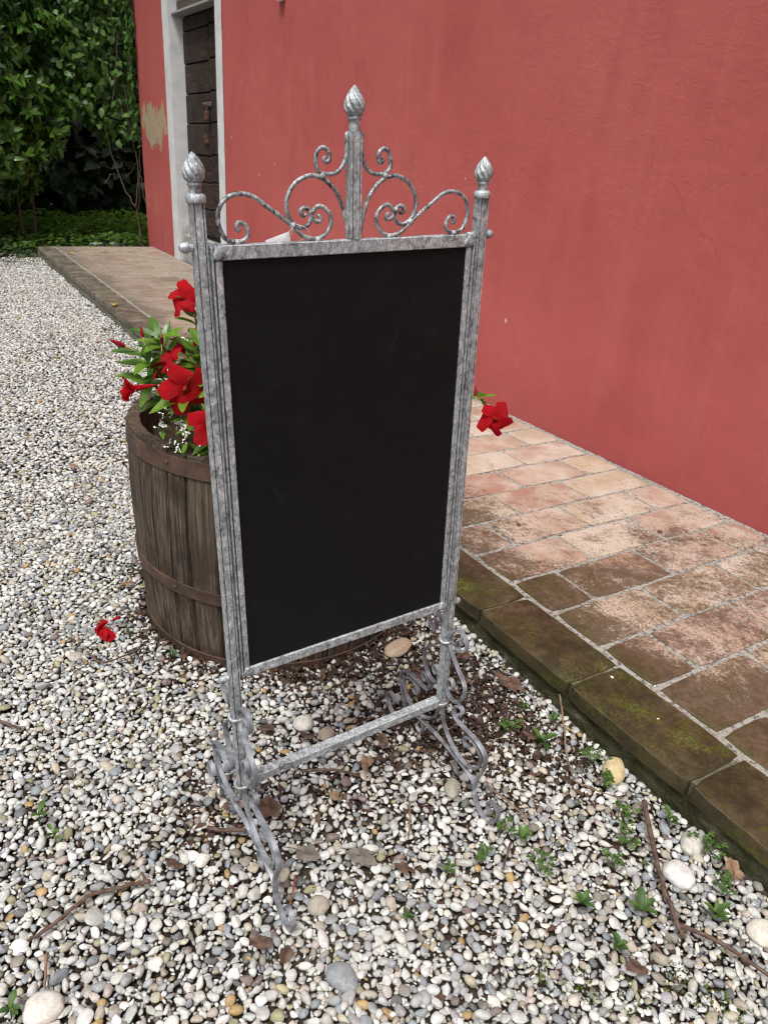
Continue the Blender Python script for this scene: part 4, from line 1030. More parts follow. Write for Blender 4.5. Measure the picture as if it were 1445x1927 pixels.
STEMS = [[(-8.56, 2.16, 0.0), (-8.55, 2.13, 0.45), (-8.53, 2.16, 0.85), (-8.58, 2.09, 1.35), (-8.60, 2.02, 2.0), (-8.7, 1.9, 2.9)],
         [(-8.60, 2.13, 0.0), (-8.58, 2.16, 0.5), (-8.5, 2.19, 1.0), (-8.46, 2.15, 1.6), (-8.46, 2.12, 2.6)],
         [(-8.55, 2.12, 0.42), (-8.6, 2.02, 0.62), (-8.62, 1.92, 0.98), (-8.66, 1.90, 1.3), (-8.7, 1.95, 2.1), (-8.7, 1.8, 3.0)],
         [(-8.50, 2.17, 0.75), (-8.47, 2.20, 0.5), (-8.46, 2.23, 0.2)],
         [(-8.62, 2.05, 0.72), (-8.6, 2.10, 0.76), (-8.56, 2.16, 0.86)], [(-8.6, 1.84, 0.65), (-8.6, 1.92, 0.74), (-8.62, 2.0, 0.71)],
         [(-8.5, 2.12, 1.15), (-8.5, 2.07, 1.6), (-8.55, 2.0, 2.2), (-8.6, 2.1, 2.9)], [(-8.52, 2.14, 1.1), (-8.55, 1.98, 1.5), (-8.6, 1.86, 2.0), (-8.7, 1.74, 2.6)],
         [(-8.52, 2.10, 1.4), (-8.5, 2.16, 1.9), (-8.5, 2.2, 2.4)], [(-8.52, 1.95, 1.3), (-8.5, 2.03, 1.8), (-8.52, 2.12, 2.3)]]
for i, Q in enumerate(STEMS):
    Q = spline(Q, 5); MB().tube(rel(vine, [np.array(q) + rng.normal(0, .006, 3) for q in Q]), list(np.linspace(0.009 if i < 3 else 0.005, 0.0025, len(Q))), 6).build('stem', plain('vine_stem%d' % i, (0.09, 0.068, 0.045), 0.8, .3, 50) if i == 0 else bpy.data.materials['vine_stem0'], vine, True)
# trailing leaves over the edge of the red pier
n = 130; zz = rng.uniform(1.1, 2.4, n)
P = np.c_[rng.uniform(-8.42, -8.36, n) + 0.04 * (zz > 1.7), np.full(n, YW - 0.02) - rng.random(n) * 0.06, zz]
D = unit(n) * .5 + np.array([0.1, -0.3, -0.8]); scatter('foliage', LEAF_V, P - np.array(vine.location), D, unit(n) * .3 + np.array([0.2, -1, 0.2]), rng.uniform(.04, .085, n), VINE, rng.beta(1.5, 2.5, n), vine)

# ground cover and ivy
n = 9500
P = np.c_[rng.uniform(-12.2, -8.28, n), rng.uniform(0.2, 4.2, n), np.zeros(n)]
P = P[~((P[:, 1] > YW - 0.05) & (P[:, 0] > -8.44))]; n = len(P)
hgt = np.array([0.10 + 0.09 * mnoise.noise((x * 1.7, y * 1.7, 2)) for x, y, z in P.tolist()]) * np.clip((-8.2 - P[:, 0]) / 0.7 + 0.35, 0, 1)
P[:, 2] = rng.random(n) ** 0.6 * np.maximum(hgt, 0.03) * 1.4
D = unit(n); D[:, 2] = 0.1 - 0.25 * rng.random(n)
tint = np.clip(rng.beta(1.5, 2, n) * (0.35 + 1.5 * np.clip((-8.9 - P[:, 0]) / 0.9, 0, 1)), 0, 1)  # brighter tint farther back stands in for a gap of light there
gc = scatter('ground_cover', LEAF_C, P, D, unit(n) * 0.5 + np.array([0, 0, 1.0]), rng.uniform(0.035, 0.075, n), COVER, tint)
tag(gc, 'low leafy green ground cover beyond the end of the terrace', 'ground cover', kind='stuff')
n = 1300; P = np.c_[rng.uniform(-9.3, -8.0, n), rng.uniform(-0.6, 1.02, n), rng.random(n) * 0.12]
P[:, 2] *= np.clip((-7.9 - P[:, 0]) / 0.5, 0.15, 1)
D = unit(n); D[:, 2] = -0.1
iv = scatter('ivy', LEAF_C, P, D, unit(n) * 0.5 + np.array([0.2, 0, 1.0]), rng.uniform(0.04, 0.075, n), HEDGE, rng.beta(2, 1.5, n))
tag(iv, 'dark ivy creeping over the ground below the laurel bush', 'ivy', kind='stuff')
for i, (x, y, r_, l) in enumerate(((-8.62, 1.70, 0.07, 'pale flat stone in the ground cover, nearer the laurel bush'), (-8.60, 1.86, 0.075, 'pale flat stone in the ground cover, nearer the house corner'))):
    S = V2 * np.array([0.5, 1.0, 0.38]) * r_ * np.array([1 + .25 * mnoise.noise((p[0] * 2 + i * 9, p[1] * 2, p[2] * 2)) for p in V2.tolist()])[:, None]; o = obj('edging_stone', fast_mesh('edging_stone', S, FF2, PEB, True, np.tile(np.array((0.30, 0.30, 0.31)), (len(S), 1))), None, (x, y, 0.05)); tag(o, l, 'stone')

# ------------------------------------------------------------------ flowering plants in the barrel
def mand_leaf_mesh(k):
    rs = random.Random(k); w_ = rs.uniform(0.33, 0.42); dr = rs.uniform(0.10, 0.30); cu = rs.uniform(0.06, 0.14)
    def fn(u, t):
        x = t; s = (u - 0.5) * 2; wid = w_ / 2 * (math.sin(math.pi * t ** 0.82) ** 0.75 if 0 < t < 1 else 0.0)
        wav = 0.012 * math.sin(t * 11 + k) * abs(s)
        return (x, s * wid, cu * abs(s) ** 1.3 * (1 - t * .5) * wid * 4 - dr * t * t + wav - 0.012 * (abs(s) < 0.01))
    return MB().grid(fn, 6, 9).mesh('leaf', MAND, True)
MLEAF = [mand_leaf_mesh(k) for k in range(5)]
def petal_mesh(k):
    rs = random.Random(k + 50); w_ = rs.uniform(1.00, 1.12)
    def fn(u, t):
        s = (u - 0.5) * 2
        wid = w_ / 2 * float(np.interp(t, [0, .15, .4, .65, .82, .92, 1], [.20, .36, .70, .95, .98, .86, .66]))
        ln = 0.92 - 0.26 * max(0, -s) ** 1.3 - 0.10 * max(0, s) ** 3 + 0.16 * max(0, s) * (1 - max(0, s)) * 2    # one pointed corner, one cut back
        x = 0.10 + ln * t
        z = 0.10 + 0.20 * math.sin(t * 1.8) - 0.40 * t * t + 0.12 * s * s * t + 0.07 * math.sin(3.4 * s + k) * t * t + 0.04 * math.sin(7 * s + 2 * k) * t ** 3 + 0.12 * s * t
        return (x, s * wid + 0.16 * t * t, z)
    return MB().grid(fn, 10, 10).mesh('petal', PETAL, True)
PETALS = [petal_mesh(k) for k in range(4)]
FUN = MB().lathe([(0.035, -1.05), (0.045, -0.85), (0.10, -0.55), (0.135, -0.25), (0.17, 0.0), (0.22, 0.13)], 14).mesh('flower', PETAL, True)
THR = MB().lathe([(0.02, -0.25), (0.07, -0.05), (0.10, 0.08), (0.115, 0.13)], 12).mesh('throat', THROAT, True)
BUDM = MB().lathe([(0.030, 0.0), (0.055, 0.10), (0.12, 0.28), (0.135, 0.42), (0.105, 0.62), (0.055, 0.85), (0.008, 1.0)], 20, fn=lambda r_, z, a: r_ * (1 + 0.10 * math.sin(3 * (a + z * 5)))).mesh('bud', BUDRED, True)
BUDB = MB().lathe([(0.028, -0.55), (0.036, -0.30), (0.046, 0.02), (0.075, 0.16), (0.06, 0.2)], 12).mesh('bud_tube', BUDBASE, True)
def zq(d, roll=0.0): return (Vector(d).normalized().to_track_quat('Z', 'Y') @ Matrix.Rotation(roll, 3, 'Z').to_quaternion()).to_euler()
def leaf_rot(d, up):
    d = Vector(d).normalized(); up = Vector(up); s_ = up.cross(d).normalized(); n_ = d.cross(s_)
    return Matrix((d, s_, n_)).transposed().to_euler()
def flower(root, p_, d, size, roll=0.0, closed=0.0):
    o = obj('flower', FUN, root, Vector(p_) - root.location, zq(d, roll), size)
    for k in range(5):
        obj('petal', PETALS[(k + int(roll * 7)) % 4], o, (0, 0, 0), (random.gauss(0, .10), -closed + random.gauss(0, .12), k * 2 * math.pi / 5 + random.gauss(0, .06)), random.uniform(.92, 1.06))
    obj('throat', THR, o)
    return o
def bud(root, p_, d, size, roll=0.0):
    o = obj('bud', BUDM, root, Vector(p_) - root.location, zq(d, roll), size); obj('bud_tube', BUDB, o); return o
def shoot(root, P, nl, size, r_=0.0022, start=0.34, green=STEMG):
    Q = spline(P, 6); n_ = len(Q)
    MB().tube(rel(root, Q), list(np.linspace(r_ * 1.3, r_ * .7, n_)), 6).build('stem', green, root, True)
    a = random.uniform(0, 6)
    for k in range(nl):
        t = start + (1 - start) * (k + 0.6) / nl; i = min(n_ - 2, int(t * (n_ - 1))); q = Vector(Q[i]); tn = (Vector(Q[i + 1]) - q).normalized()
        a += 1.57
        for s in (0, math.pi):
            b1 = tn.orthogonal().normalized(); b1 = Matrix.Rotation(a + s, 3, tn) @ b1
            d = b1 * random.uniform(.75, 1.0) + tn * random.uniform(.45, .9) + Vector((0, 0, random.uniform(-.15, .25)))
            obj('leaf', random.choice(MLEAF), root, q - root.location, leaf_rot(d, Vector((0.25, -0.15, 1)) + tn * .2), size * random.uniform(.75, 1.15))

pl = empty('mandevilla_plant', (-1.50, 0.50, 0.43)); tag(pl, 'red flowering mandevilla plant leaning over the left rim of the barrel', 'plant')
shoot(pl, [(-1.50, .50, .43), (-1.50, .46, .55), (-1.50, .40, .64), (-1.49, .355, .70)], 8, 0.064)
shoot(pl, [(-1.51, .50, .43), (-1.52, .47, .56), (-1.53, .43, .66), (-1.52, .40, .72)], 8, 0.063)
shoot(pl, [(-1.49, .51, .43), (-1.46, .46, .54), (-1.43, .43, .60), (-1.42, .41, .62)], 5, 0.062)
shoot(pl, [(-1.50, .52, .43), (-1.48, .50, .55), (-1.46, .47, .64), (-1.46, .455, .71)], 8, 0.064)
shoot(pl, [(-1.48, .53, .43), (-1.42, .50, .52), (-1.38, .47, .56), (-1.35, .46, .60)], 5, 0.062)
shoot(pl, [(-1.50, .51, .43), (-1.55, .45, .54), (-1.54, .40, .61), (-1.51, .36, .64)], 5, 0.064)
shoot(pl, [(-1.50, .55, .43), (-1.52, .56, .55), (-1.55, .55, .65), (-1.57, .54, .70)], 8, 0.064)
shoot(pl, [(-1.50, .50, .44), (-1.46, .47, .56), (-1.44, .46, .66), (-1.44, .465, .72)], 8, 0.064)
shoot(pl, [(-1.52, .52, .44), (-1.55, .47, .56), (-1.57, .43, .66), (-1.57, .41, .71)], 8, 0.064)
shoot(pl, [(-1.48, .52, .44), (-1.42, .49, .56), (-1.39, .475, .64)], 5, 0.062)
C_ = Vector((0, 0, 1.08))
def tocam(p_, off=(0, 0, 0)): return (C_ - Vector(p_)).normalized() + Vector(off)
flower(pl, (-1.415, .420, .640), tocam((-1.42, .42, .645), (0.1, 0.25, -0.25)), 0.046, 0.35)
flower(pl, (-1.475, .410, .672), Vector((-0.1, -0.75, 0.75)), 0.039, 1.1, 0.25)
flower(pl, (-1.335, .436, .585), tocam((-1.34, .43, .59), (0.2, 0.5, -0.4)), 0.041, 0.8)
flower(pl, (-1.452, .338, .640), Vector((-0.15, -1.0, -0.12)), 0.036, 0.4, 0.95)
for (p_, d, s) in (((-1.500, .335, .708), (0.1, -1.0, 0.55), .040), ((-1.52, .372, .718), (-0.1, -.15, 1), .028), ((-1.50, .402, .706), (-.1, .1, 1), .027), ((-1.48, .445, .690), (-0.2, -.55, 1), .045), ((-1.47, .462, .690), (.1, -.1, 1), .040), ((-1.43, .452, .655), (0, -.1, 1), .032), ((-1.47, .470, .672), (0.3, 0.3, .8), .026)):
    bud(pl, p_, d, s, random.uniform(0, 6))

pl = empty('mandevilla_plant', (-1.70, 0.66, 0.43)); tag(pl, 'taller red mandevilla plant standing behind the left post of the chalkboard', 'plant')
shoot(pl, [(-1.70, .62, .43), (-1.72, .58, .56), (-1.74, .555, .66), (-1.75, .55, .74)], 8, 0.064)
shoot(pl, [(-1.70, .64, .43), (-1.68, .60, .56), (-1.66, .575, .66), (-1.66, .56, .70)], 8, 0.064)
shoot(pl, [(-1.70, .68, .43), (-1.74, .66, .58), (-1.78, .62, .70), (-1.80, .585, .755)], 8, 0.063)
shoot(pl, [(-1.66, .68, .43), (-1.60, .72, .55), (-1.56, .74, .66), (-1.55, .75, .74)], 8, 0.064)
shoot(pl, [(-1.72, .72, .43), (-1.76, .80, .55), (-1.78, .86, .66)], 8, 0.064)
flower(pl, (-1.745, .528, .752), tocam((-1.74, .53, .75), (-.2, -.65, .3)), 0.040, 0.2, 0.15)
flower(pl, (-1.56, .74, .76), (0.5, -.2, .9), 0.046, 0.5)
flower(pl, (-1.76, .85, .70), (0.1, .5, .9), 0.046, 0.9)
bud(pl, (-1.80, .583, .752), (.1, -.1, 1), 0.045); bud(pl, (-1.735, .545, .715), (.2, -.2, 1), 0.034); bud(pl, (-1.70, .540, .690), (.0, -1, .2), 0.022)

pl = empty('mandevilla_plant', (-1.44, 0.90, 0.43)); tag(pl, 'red mandevilla plant reaching past the right edge of the chalkboard', 'plant')
shoot(pl, [(-1.44, .90, .43), (-1.38, .95, .54), (-1.31, 1.01, .595), (-1.26, 1.05, .60)], 5, 0.055)
shoot(pl, [(-1.44, .90, .43), (-1.42, .96, .53), (-1.40, 1.00, .58)], 4, 0.060)
shoot(pl, [(-1.46, .88, .43), (-1.46, .90, .56), (-1.45, .92, .66)], 8, 0.064)
shoot(pl, [(-1.42, .86, .43), (-1.36, .80, .53), (-1.32, .76, .58)], 5, 0.062)
flower(pl, (-1.222, 1.060, .565), tocam((-1.2, 1.05, .57), (0.0, -.12, -.35)), 0.038, 0.9, -0.1)
bud(pl, (-1.262, 1.030, .605), (-.2, .0, 1), 0.030)
flower(pl, (-1.44, .92, .70), (.4, .0, .9), 0.046, 0.3)

def euphorbia(loc, label, tips, seed):
    root = empty('white_flowered_plant', loc); tag(root, label, 'plant'); rs = random.Random(seed)
    st = MB(); V, F, k = [], [], 0; LV = []
    for t in tips:
        t = Vector(t); st.tube(rel(root, spline([loc, (Vector(loc) + t) / 2 + Vector((0, 0, .02)), t], 4)), 0.0008, 5)
        for i in range(7):
            q = t + Vector((rs.gauss(0, .013), rs.gauss(0, .013), rs.gauss(0, .009))); st.tube(rel(root, [t - Vector((0, 0, .012)), q]), 0.0004, 4)
            nrm = (tocam(q) + Vector((rs.gauss(0, .5), rs.gauss(0, .5), rs.gauss(.2, .4)))).normalized(); u = nrm.orthogonal().normalized()
            for j in range(rs.choice((2, 3, 4))):
                d = Matrix.Rotation(rs.uniform(0, 6.28), 3, nrm) @ u; w_ = nrm.cross(d); L_ = rs.uniform(.0045, .0075); o_ = q - root.location
                V += [o_, o_ + d * L_ * .55 + w_ * L_ * .27, o_ + d * L_ + nrm * .001, o_ + d * L_ * .55 - w_ * L_ * .27]; F.append((k, k + 1, k + 2, k + 3)); k += 4
        LV.append(t)
    st.build('stems', STEMG, root, True)
    o = obj('bracts', mesh('bracts', V, F, BRACT), root); o['kind'] = 'stuff'
    for t in LV:
        for i in range(2):
            d = Vector((rs.gauss(0, 1), rs.gauss(0, 1), rs.uniform(-.6, .2))); obj('leaf', MLEAF[i], root, t - Vector((0, 0, .02)) - root.location, leaf_rot(d, (0.3, -.1, 1)), rs.uniform(.018, .028))
euphorbia((-1.62, .55, .435), 'airy plant with tiny white flowers behind the upper red buds', [(-1.60, .49, .69), (-1.60, .505, .675), (-1.60, .52, .695), (-1.59, .52, .665), (-1.60, .535, .68), (-1.59, .475, .675), (-1.60, .55, .70), (-1.61, .565, .675), (-1.58, .505, .65)], 4)
euphorbia((-1.46, .47, .435), 'airy plant with tiny white flowers low over the barrel soil', [(-1.43, .385, .585), (-1.42, .415, .572), (-1.43, .40, .548), (-1.42, .42, .545), (-1.44, .375, .57), (-1.41, .43, .560), (-1.42, .395, .530), (-1.40, .44, .535)], 9)
b = MB(); b.tube([(-1.50, .452, .66), (-1.50, .455, .70), (-1.50, .452, .725)], [.0018, .0026, .0028], 6)
# ------------------------------------------------------------------ things lying on the gravel
ff = empty('fallen_flower', (-1.600, 0.262, gz(-1.6, .26) + 0.016)); tag(ff, 'fallen wilted red flower lying on the gravel left of the barrel', 'flower')
for k in range(5):
    obj('petal', PETALS[k % 4], ff, (0.004 * k, -0.004 * k, 0.006), (random.gauss(0, .5), random.uniform(-.2, .5), -1.9 + k * .42), (0.036, 0.036, 0.042))
obj('flower_tube', FUN, ff, (-0.012, 0.022, 0.006), (math.radians(-96), 0, math.radians(25)), 0.024)

def twig(P, r0, r1, label, m=BARK, knots=0, side=()):
    root = empty('twig', (P[0][0], P[0][1], 0)); tag(root, label, 'twig')
    Q = spline([(x, y, gz(x, y) + z) for x, y, z in P], 6); n_ = len(Q)
    rr = [r_ * (1 + 0.16 * max(0, mnoise.noise((i * .9, r0 * 999, 0)))) for i, r_ in enumerate(np.linspace(r0, r1, n_))]
    MB().tube(rel(root, [np.array(q) + rng.normal(0, r1 * .25, 3) for q in Q]), rr, 8).build('stem', m, root, True)
    for P2, a, b in side:
        MB().tube(rel(root, spline([(x, y, gz(x, y) + z) for x, y, z in P2], 5)), list(np.linspace(a, b, (len(P2) - 1) * 5 + 1)), 7).build('side_shoot', m, root, True)
    return root
twig([(-0.591, .999, .022), (-0.520, .942, .021), (-0.461, .894, .020), (-0.395, .854, .019), (-0.372, .846, .014)], .0048, .0036, 'long brown fallen branch curving down beside the white stone', side=[([(-0.388, .852, .019), (-0.339, .885, .020), (-0.267, .906, .022), (-0.18, .917, .024)], .0038, .0026)])
twig([(-0.873, 1.045, .045), (-0.80, .995, .030), (-0.757, .960, .022), (-0.690, .918, .018)], .0021, .0017, 'thin grey stalk leaning from the kerb over the gravel', DRYTAN, side=[([(-0.690, .918, .018), (-0.65, .94, .019), (-0.613, .969, .020)], .0016, .001)])
twig([(-0.838, -.022, .015), (-0.848, .010, .017), (-0.868, .067, .019), (-0.860, .122, .018), (-0.854, .153, .017)], .0026, .0040, 'brown twig lying on the lower left gravel', side=[([(-0.852, .150, .018), (-0.873, .148, .020)], .003, .0018), ([(-0.845, .004, .017), (-0.857, -.004, .017)], .0022, .0012)])
twig([(-0.808, -.005, .014), (-0.755, -.015, .014)], .0022, .0017, 'short straight twig above the large cream stone', DRYTAN)
twig([(-1.40, -.045, .014), (-1.356, -.008, .015), (-1.314, .026, .014)], .0034, .0024, 'brown twig at the left edge of the picture')
twig([(-1.515, .191, .012), (-1.455, .214, .016), (-1.463, .280, .017), (-1.484, .316, .014)], .0024, .0014, 'thin curved twig on the gravel in front of the fallen flower')
twig([(-0.762, .367, .022), (-0.720, .338, .018)], .0018, .0015, 'short reddish stalk right of the left leg', BARKR)
twig([(-0.913, .270, .016), (-0.878, .328, .018)], .0038, .0030, 'broken twig lying behind the left leg')
twig([(-0.795, .610, .018), (-0.76, .588, .019), (-0.732, .567, .016)], .0020, .0014, 'thin dry stalk between the two front feet', DRYTAN)
twig([(-0.758, .760, .018), (-0.71, .772, .018), (-0.666, .780, .014)], .0022, .0014, 'thin pale twig behind the right front foot', DRYTAN)
twig([(-0.639, .720, .016), (-0.603, .673, .016)], .0022, .0016, 'short brown twig among weeds at the right front')
twig([(-0.96, .47, .016), (-0.93, .52, .019), (-0.90, .56, .015)], .0030, .0022, 'grey brown twig under the stretcher bar')

def dry_leaf(x, y, s, ang, label, m=DRY, lobes=5, curl=0.35, stalk=True):
    root = empty('dry_leaf', (x, y, gz(x, y) + 0.019)); tag(root, label, 'leaf', 'dead leaves on the gravel'); sd = x * 17 + y * 31
    def fn(u, t):
        a = 2 * math.pi * t; lob = 0.72 + 0.30 * mnoise.noise((1.5 * math.cos(a) + sd, 1.5 * math.sin(a), 0)) + 0.26 * mnoise.noise((5 * math.cos(a) + sd, 5 * math.sin(a), 4)) - 0.10 * abs(math.sin(a))
        r_ = s * u * lob; px, py = r_ * math.cos(a) * 1.15, r_ * math.sin(a) * 0.85
        return (px, py, curl * s * (0.5 * mnoise.noise((px / s * 1.6 + sd, py / s * 1.6, 1)) + 0.55 * (px / s) ** 2 * mnoise.noise((sd, 3, 1)) + .35 * (py / s) ** 2))
    MB().grid(fn, 5, 34).build('blade', m, root, True, rot=(random.gauss(0, .18), random.gauss(0, .18), ang))
    if stalk:
        c, s_ = math.cos(ang), math.sin(ang)
        MB().tube([(c * -s * .1, s_ * -s * .1, .002), (c * -s * .9, s_ * -s * .9, .003), (c * -s * 1.6, s_ * -s * 1.6, -.002)], [.0011, .0010, .0008], 5).build('stalk', m, root, True)
for a in ((-0.915, .589, .024, 2.5, 'brown lobed dry leaf in the middle of the gravel under the stretcher', DRYTAN), (-0.740, .479, .030, 1.0, 'crumpled grey brown leaf between the two front feet', DRYGREY), (-0.907, .380, .032, 0.4, 'large brown dry leaf beside the left leg', DRY),
          (-0.972, .995, .040, 0.8, 'large flat brown leaf near the kerb behind the stand', DRY), (-0.412, 1.022, .030, 2.2, 'tan dry leaf against the kerb near the right edge', DRYTAN), (-0.684, .530, .020, 0.4, 'small dark brown leaf left of the green seedlings', DRY),
          (-1.037, .520, .022, 1.4, 'brown leaf beside the white stone under the board', DRY), (-1.098, .455, .024, 0.6, 'dark leaf standing up behind the left leg', DRY), (-0.944, .324, .022, 2.0, 'dark brown leaf just left of the left leg', DRY),
          (-0.823, .925, .020, 1.0, 'dark leaf lying beside the rosette weed', DRY), (-0.950, .646, .020, 2.8, 'small brown leaf behind the lobed leaf', DRY), (-0.873, .497, .017, 0.2, 'small round pinkish brown leaf below the stretcher', DRYTAN),
          (-0.685, .273, .021, 0.9, 'torn brown leaf left of the left front foot', DRY), (-0.650, .300, .018, 2.1, 'brown leaf just below the left front foot', DRY), (-0.866, .198, .018, 1.2, 'dark leaf above the brown twig end', DRY),
          (-1.085, .825, .026, 0.1, 'brown leaf in the litter between the barrel and the stand', DRY), (-1.10, .955, .026, 1.7, 'dark brown leaf in the litter by the kerb', DRY), (-2.638, .368, .022, 0.5, 'ochre leaf on the far gravel left of the barrel rim', DRYTAN), (-1.775, .345, .020, 2.0, 'orange brown leaf on the gravel beside the barrel', DRYTAN),
          (-0.374, .738, .020, 0.9, 'brown leaf near the bottom right corner', DRY), (-1.02, .90, .024, 2.2, 'curled brown leaf behind the right rear leg', DRY), (-0.79, .40, .026, 0.7, 'dull brown leaf right of the left leg', DRYGREY)):
    dry_leaf(*a, stalk=a[2] > .022)

# weeds ------------------------------------------------------------
def wleaf(k, w_, serr):
    def fn(u, t):
        s = (u - .5) * 2; wid = w_ / 2 * math.sin(math.pi * min(1, t ** 1.2 * .96 + .03)) ** .8 * (1 + serr * (abs((t * 6) % 1 - .5) - .25)) + 0.02 * (1 - t)
        return (t, s * wid, 0.16 * math.sin(t * 2.6) + .10 * abs(s) * wid * 3)
    return MB().grid(fn, 4, 12).mesh('leaf', WEED, True)
WL = [wleaf(0, .30, 0.9), wleaf(1, .36, 0.6), wleaf(2, .55, 0.1), wleaf(3, .26, 1.1)]
CL = MB().grid(lambda u, t: (t * (1 - .18 * (1 - abs(u - .5) * 2) * (t > .95)), (u - .5) * 1.0 * math.sin(math.pi * min(1, t * .62 + .02)) ** .9, .10 * abs(u - .5) * t), 4, 5).mesh('leaflet', WEED, True)
def weed(x, y, kind, s, label):
    root = empty('weed', (x, y, gz(x, y) + 0.004)); tag(root, label, 'weed', 'weeds growing through the gravel'); rs = random.Random(int(x * 9999) + int(y * 777))
    if kind == 'rosette':
        n_ = rs.randint(6, 9); st = rs.uniform(0, 6)
        for k in range(n_):
            a = st + k * 2.4; e = rs.uniform(.25, .75)
            obj('leaf', WL[rs.choice((0, 1, 3))], root, (0, 0, .010), (0, -e, a), s * rs.uniform(.6, 1.05) * (.6 if k > n_ - 3 else 1))
    elif kind == 'sprig':
        h = s * 1.0; lean = Vector((rs.gauss(0, .3), rs.gauss(0, .3), 1)) * h
        MB().tube([(0, 0, -.004), tuple(lean * .5), tuple(lean)], [.0012, .001, .0008], 5).build('stem', STEMG, root, True)
        for k in range(5):
            q = lean * (.45 + .14 * k); obj('leaf', WL[2], root, q, (0, -rs.uniform(.1, .5), k * 2.2 + rs.random()), s * rs.uniform(.55, .9))
    else:                                     # low trifoliate patch
        for k in range(rs.randint(8, 13)):
            d = Vector((rs.gauss(0, s * .62), rs.gauss(0, s * .62), rs.uniform(.016, .030))); 
            st = MB(); st.tube([(d.x * .3, d.y * .3, -.004), (d.x * .7, d.y * .7, d.z * .8), tuple(d)], .0005, 4); stem = st.build('stem', STEMG, root, True)
            a = rs.uniform(0, 6)
            for j in range(3): obj('leaflet', CL, stem, d, (rs.gauss(0, .15), rs.gauss(.05, .15), a + j * 2.094), rs.uniform(.0050, .0085))
WE = [(-0.803, .936, 'rosette', .044, 'bright green rosette weed with long leaves right of the right leg'), (-0.896, .965, 'sprig', .022, 'tiny two leaved seedling above the large rosette weed'), (-0.867, .896, 'clover', .020, 'small clover like weed beside the right rear litter'),
      (-0.721, .998, 'clover', .022, 'clover like weed patch left of the yellowish kerb stone'), (-0.663, .975, 'clover', .018, 'clover like weed patch below the yellowish kerb stone'), (-0.597, .949, 'clover', .018, 'clover like weeds at the top end of the fallen branch'), (-0.545, .905, 'clover', .022, 'clover like weeds left of the fallen branch'),
      (-0.436, .820, 'rosette', .038, 'leafy rosette weed left of the branch fork'), (-0.492, .745, 'rosette', .030, 'five leaved rosette weed in the lower right gravel'), (-0.375, .925, 'rosette', .034, 'upright rosette weed right of the branch fork'), (-0.414, .741, 'sprig', .022, 'small sprig weed near the bottom right'),
      (-0.637, .745, 'rosette', .026, 'small rosette weed below the right front foot'), (-0.640, .658, 'clover', .018, 'small round leaved weed left of the short twig'), (-0.673, .726, 'clover', .020, 'little weed just below the right front foot curl'), (-0.647, .590, 'sprig', .020, 'three leaved seedling in the centre right gravel'),
      (-0.613, .490, 'sprig', .017, 'single tiny seedling in the bottom centre gravel'), (-0.400, .985, 'clover', .020, 'clover like weeds below the tan leaf by the kerb'), (-0.470, 1.03, 'clover', .018, 'clover like weeds under the kerb above the white stone'), (-0.535, 1.010, 'sprig', .026, 'leafy sprig between the branch and the kerb'),
      (-1.067, .022, 'sprig', .026, 'green seedling with one large leaf on the left gravel'), (-1.006, .042, 'sprig', .022, 'green seedling beside the ochre pebble on the left'), (-0.745, -.060, 'sprig', .022, 'small seedling in the bottom left corner'), (-1.142, .732, 'sprig', .012, 'tiny seedling behind the stretcher bar'),
      (-1.419, .365, 'sprig', .014, 'tiny seedling at the front foot of the barrel'), (-1.557, .296, 'sprig', .012, 'tiny seedling between the fallen flower and the barrel'), (-0.845, 1.005, 'sprig', .022, 'little sprig near the top of the thin stalk'), (-0.521, .849, 'clover', .018, 'clover like weeds in the middle of the right gravel'), (-0.575, .735, 'clover', .018, 'small clover like weed left of the five leaved rosette')]
for a in WE: weed(*a)

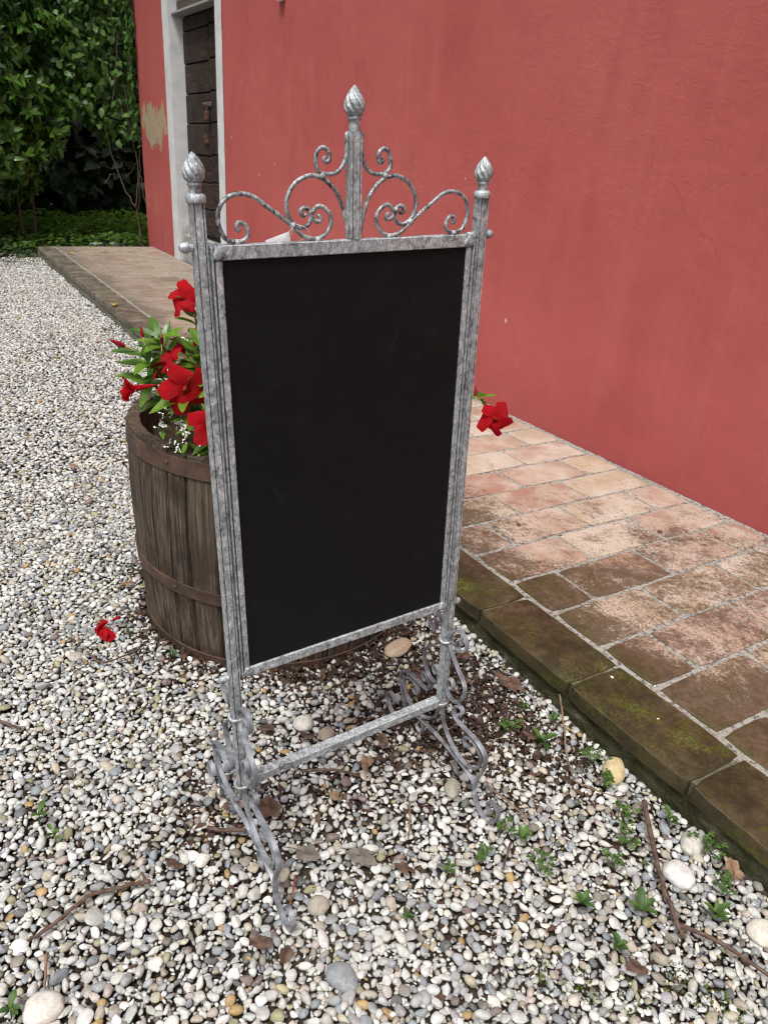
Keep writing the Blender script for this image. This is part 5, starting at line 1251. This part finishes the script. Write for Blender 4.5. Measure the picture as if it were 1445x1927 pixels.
# moss cushions in the corner of the gravel
n = 420; cl = rng.integers(0, 6, n); cc = np.array([(-0.30, .80), (-0.335, .79), (-0.27, .83), (-0.40, .66), (-0.36, .70), (-0.45, .62)])[cl]
P = np.c_[cc + rng.normal(0, .016, (n, 2)), np.zeros(n)]; P[:, 2] = [gz(x, y) - 0.003 + rng.random() * .006 for x, y, z in P.tolist()]
D = unit(n) * .6 + np.array([0, 0, .7]); ms = scatter('moss', LEAF_C, P, D, unit(n), rng.uniform(.003, .007, n), WEEDM, rng.random(n))
tag(ms, 'dark green moss between the pebbles at the lower right', 'moss', kind='stuff')
# small oddments on the terrace
for (x, y, r_, l) in ((-0.842, 1.166, .0036, 'white petal fragment on the mossy kerb tile'), (-0.777, 1.230, .0024, 'small white fragment on the brown tile beside the kerb'), (-0.70, 1.150, .0020, 'tiny pale fragment on the long mossy kerb tile')):
    S = V2[:, :] * np.array([1.3, .8, .35]) * r_ * np.array([1 + .35 * mnoise.noise((p[0] * 2 + x * 90, p[1] * 2, p[2])) for p in V2.tolist()])[:, None]
    o = obj('petal_scrap', fast_mesh('petal_scrap', S, FF2, BRACT, True), None, (x, y, HT + r_ * .3 + .001), (0, 0, x * 30)); tag(o, l, 'scrap')
rs = random.Random(3)
for i, (x, y, l) in enumerate(((-1.30, 1.86, 'dark crumb on the pale tiles near the red wall'), (-1.52, 1.47, 'brown crumb on the orange tile right of the board'), (-7.6, 1.30, 'yellow leaf on the far end of the terrace kerb'), (-5.2, 1.10, 'yellow leaf on the edge of the terrace above the far gravel'), (-7.75, 1.55, 'pale leaf on the far end of the terrace'))):
    if i < 2:
        S = V2 * np.array([.008, .006, .004]); o = obj('crumb', fast_mesh('crumb', S, FF2, DRY, True), None, (x, y, HT + .003)); tag(o, l, 'crumb')
    else:
        root = empty('fallen_leaf', (x, y, HT + .006)); tag(root, l, 'leaf'); obj('blade', WL[2].copy(), root, (0, 0, 0), (0, 0, i * 2.0), .07).data.materials[0] = bpy.data.materials.get('yellow_leaf') or plain('yellow_leaf', (0.42, 0.25, 0.05), .7, .2, 60)

sc.cycles.max_bounces = 6; sc.cycles.diffuse_bounces = 3; sc.cycles.glossy_bounces = 2; sc.cycles.transmission_bounces = 3
sc.cycles.filter_width = 1.1
sc.cycles.use_adaptive_sampling = True; sc.cycles.adaptive_threshold = 0.02
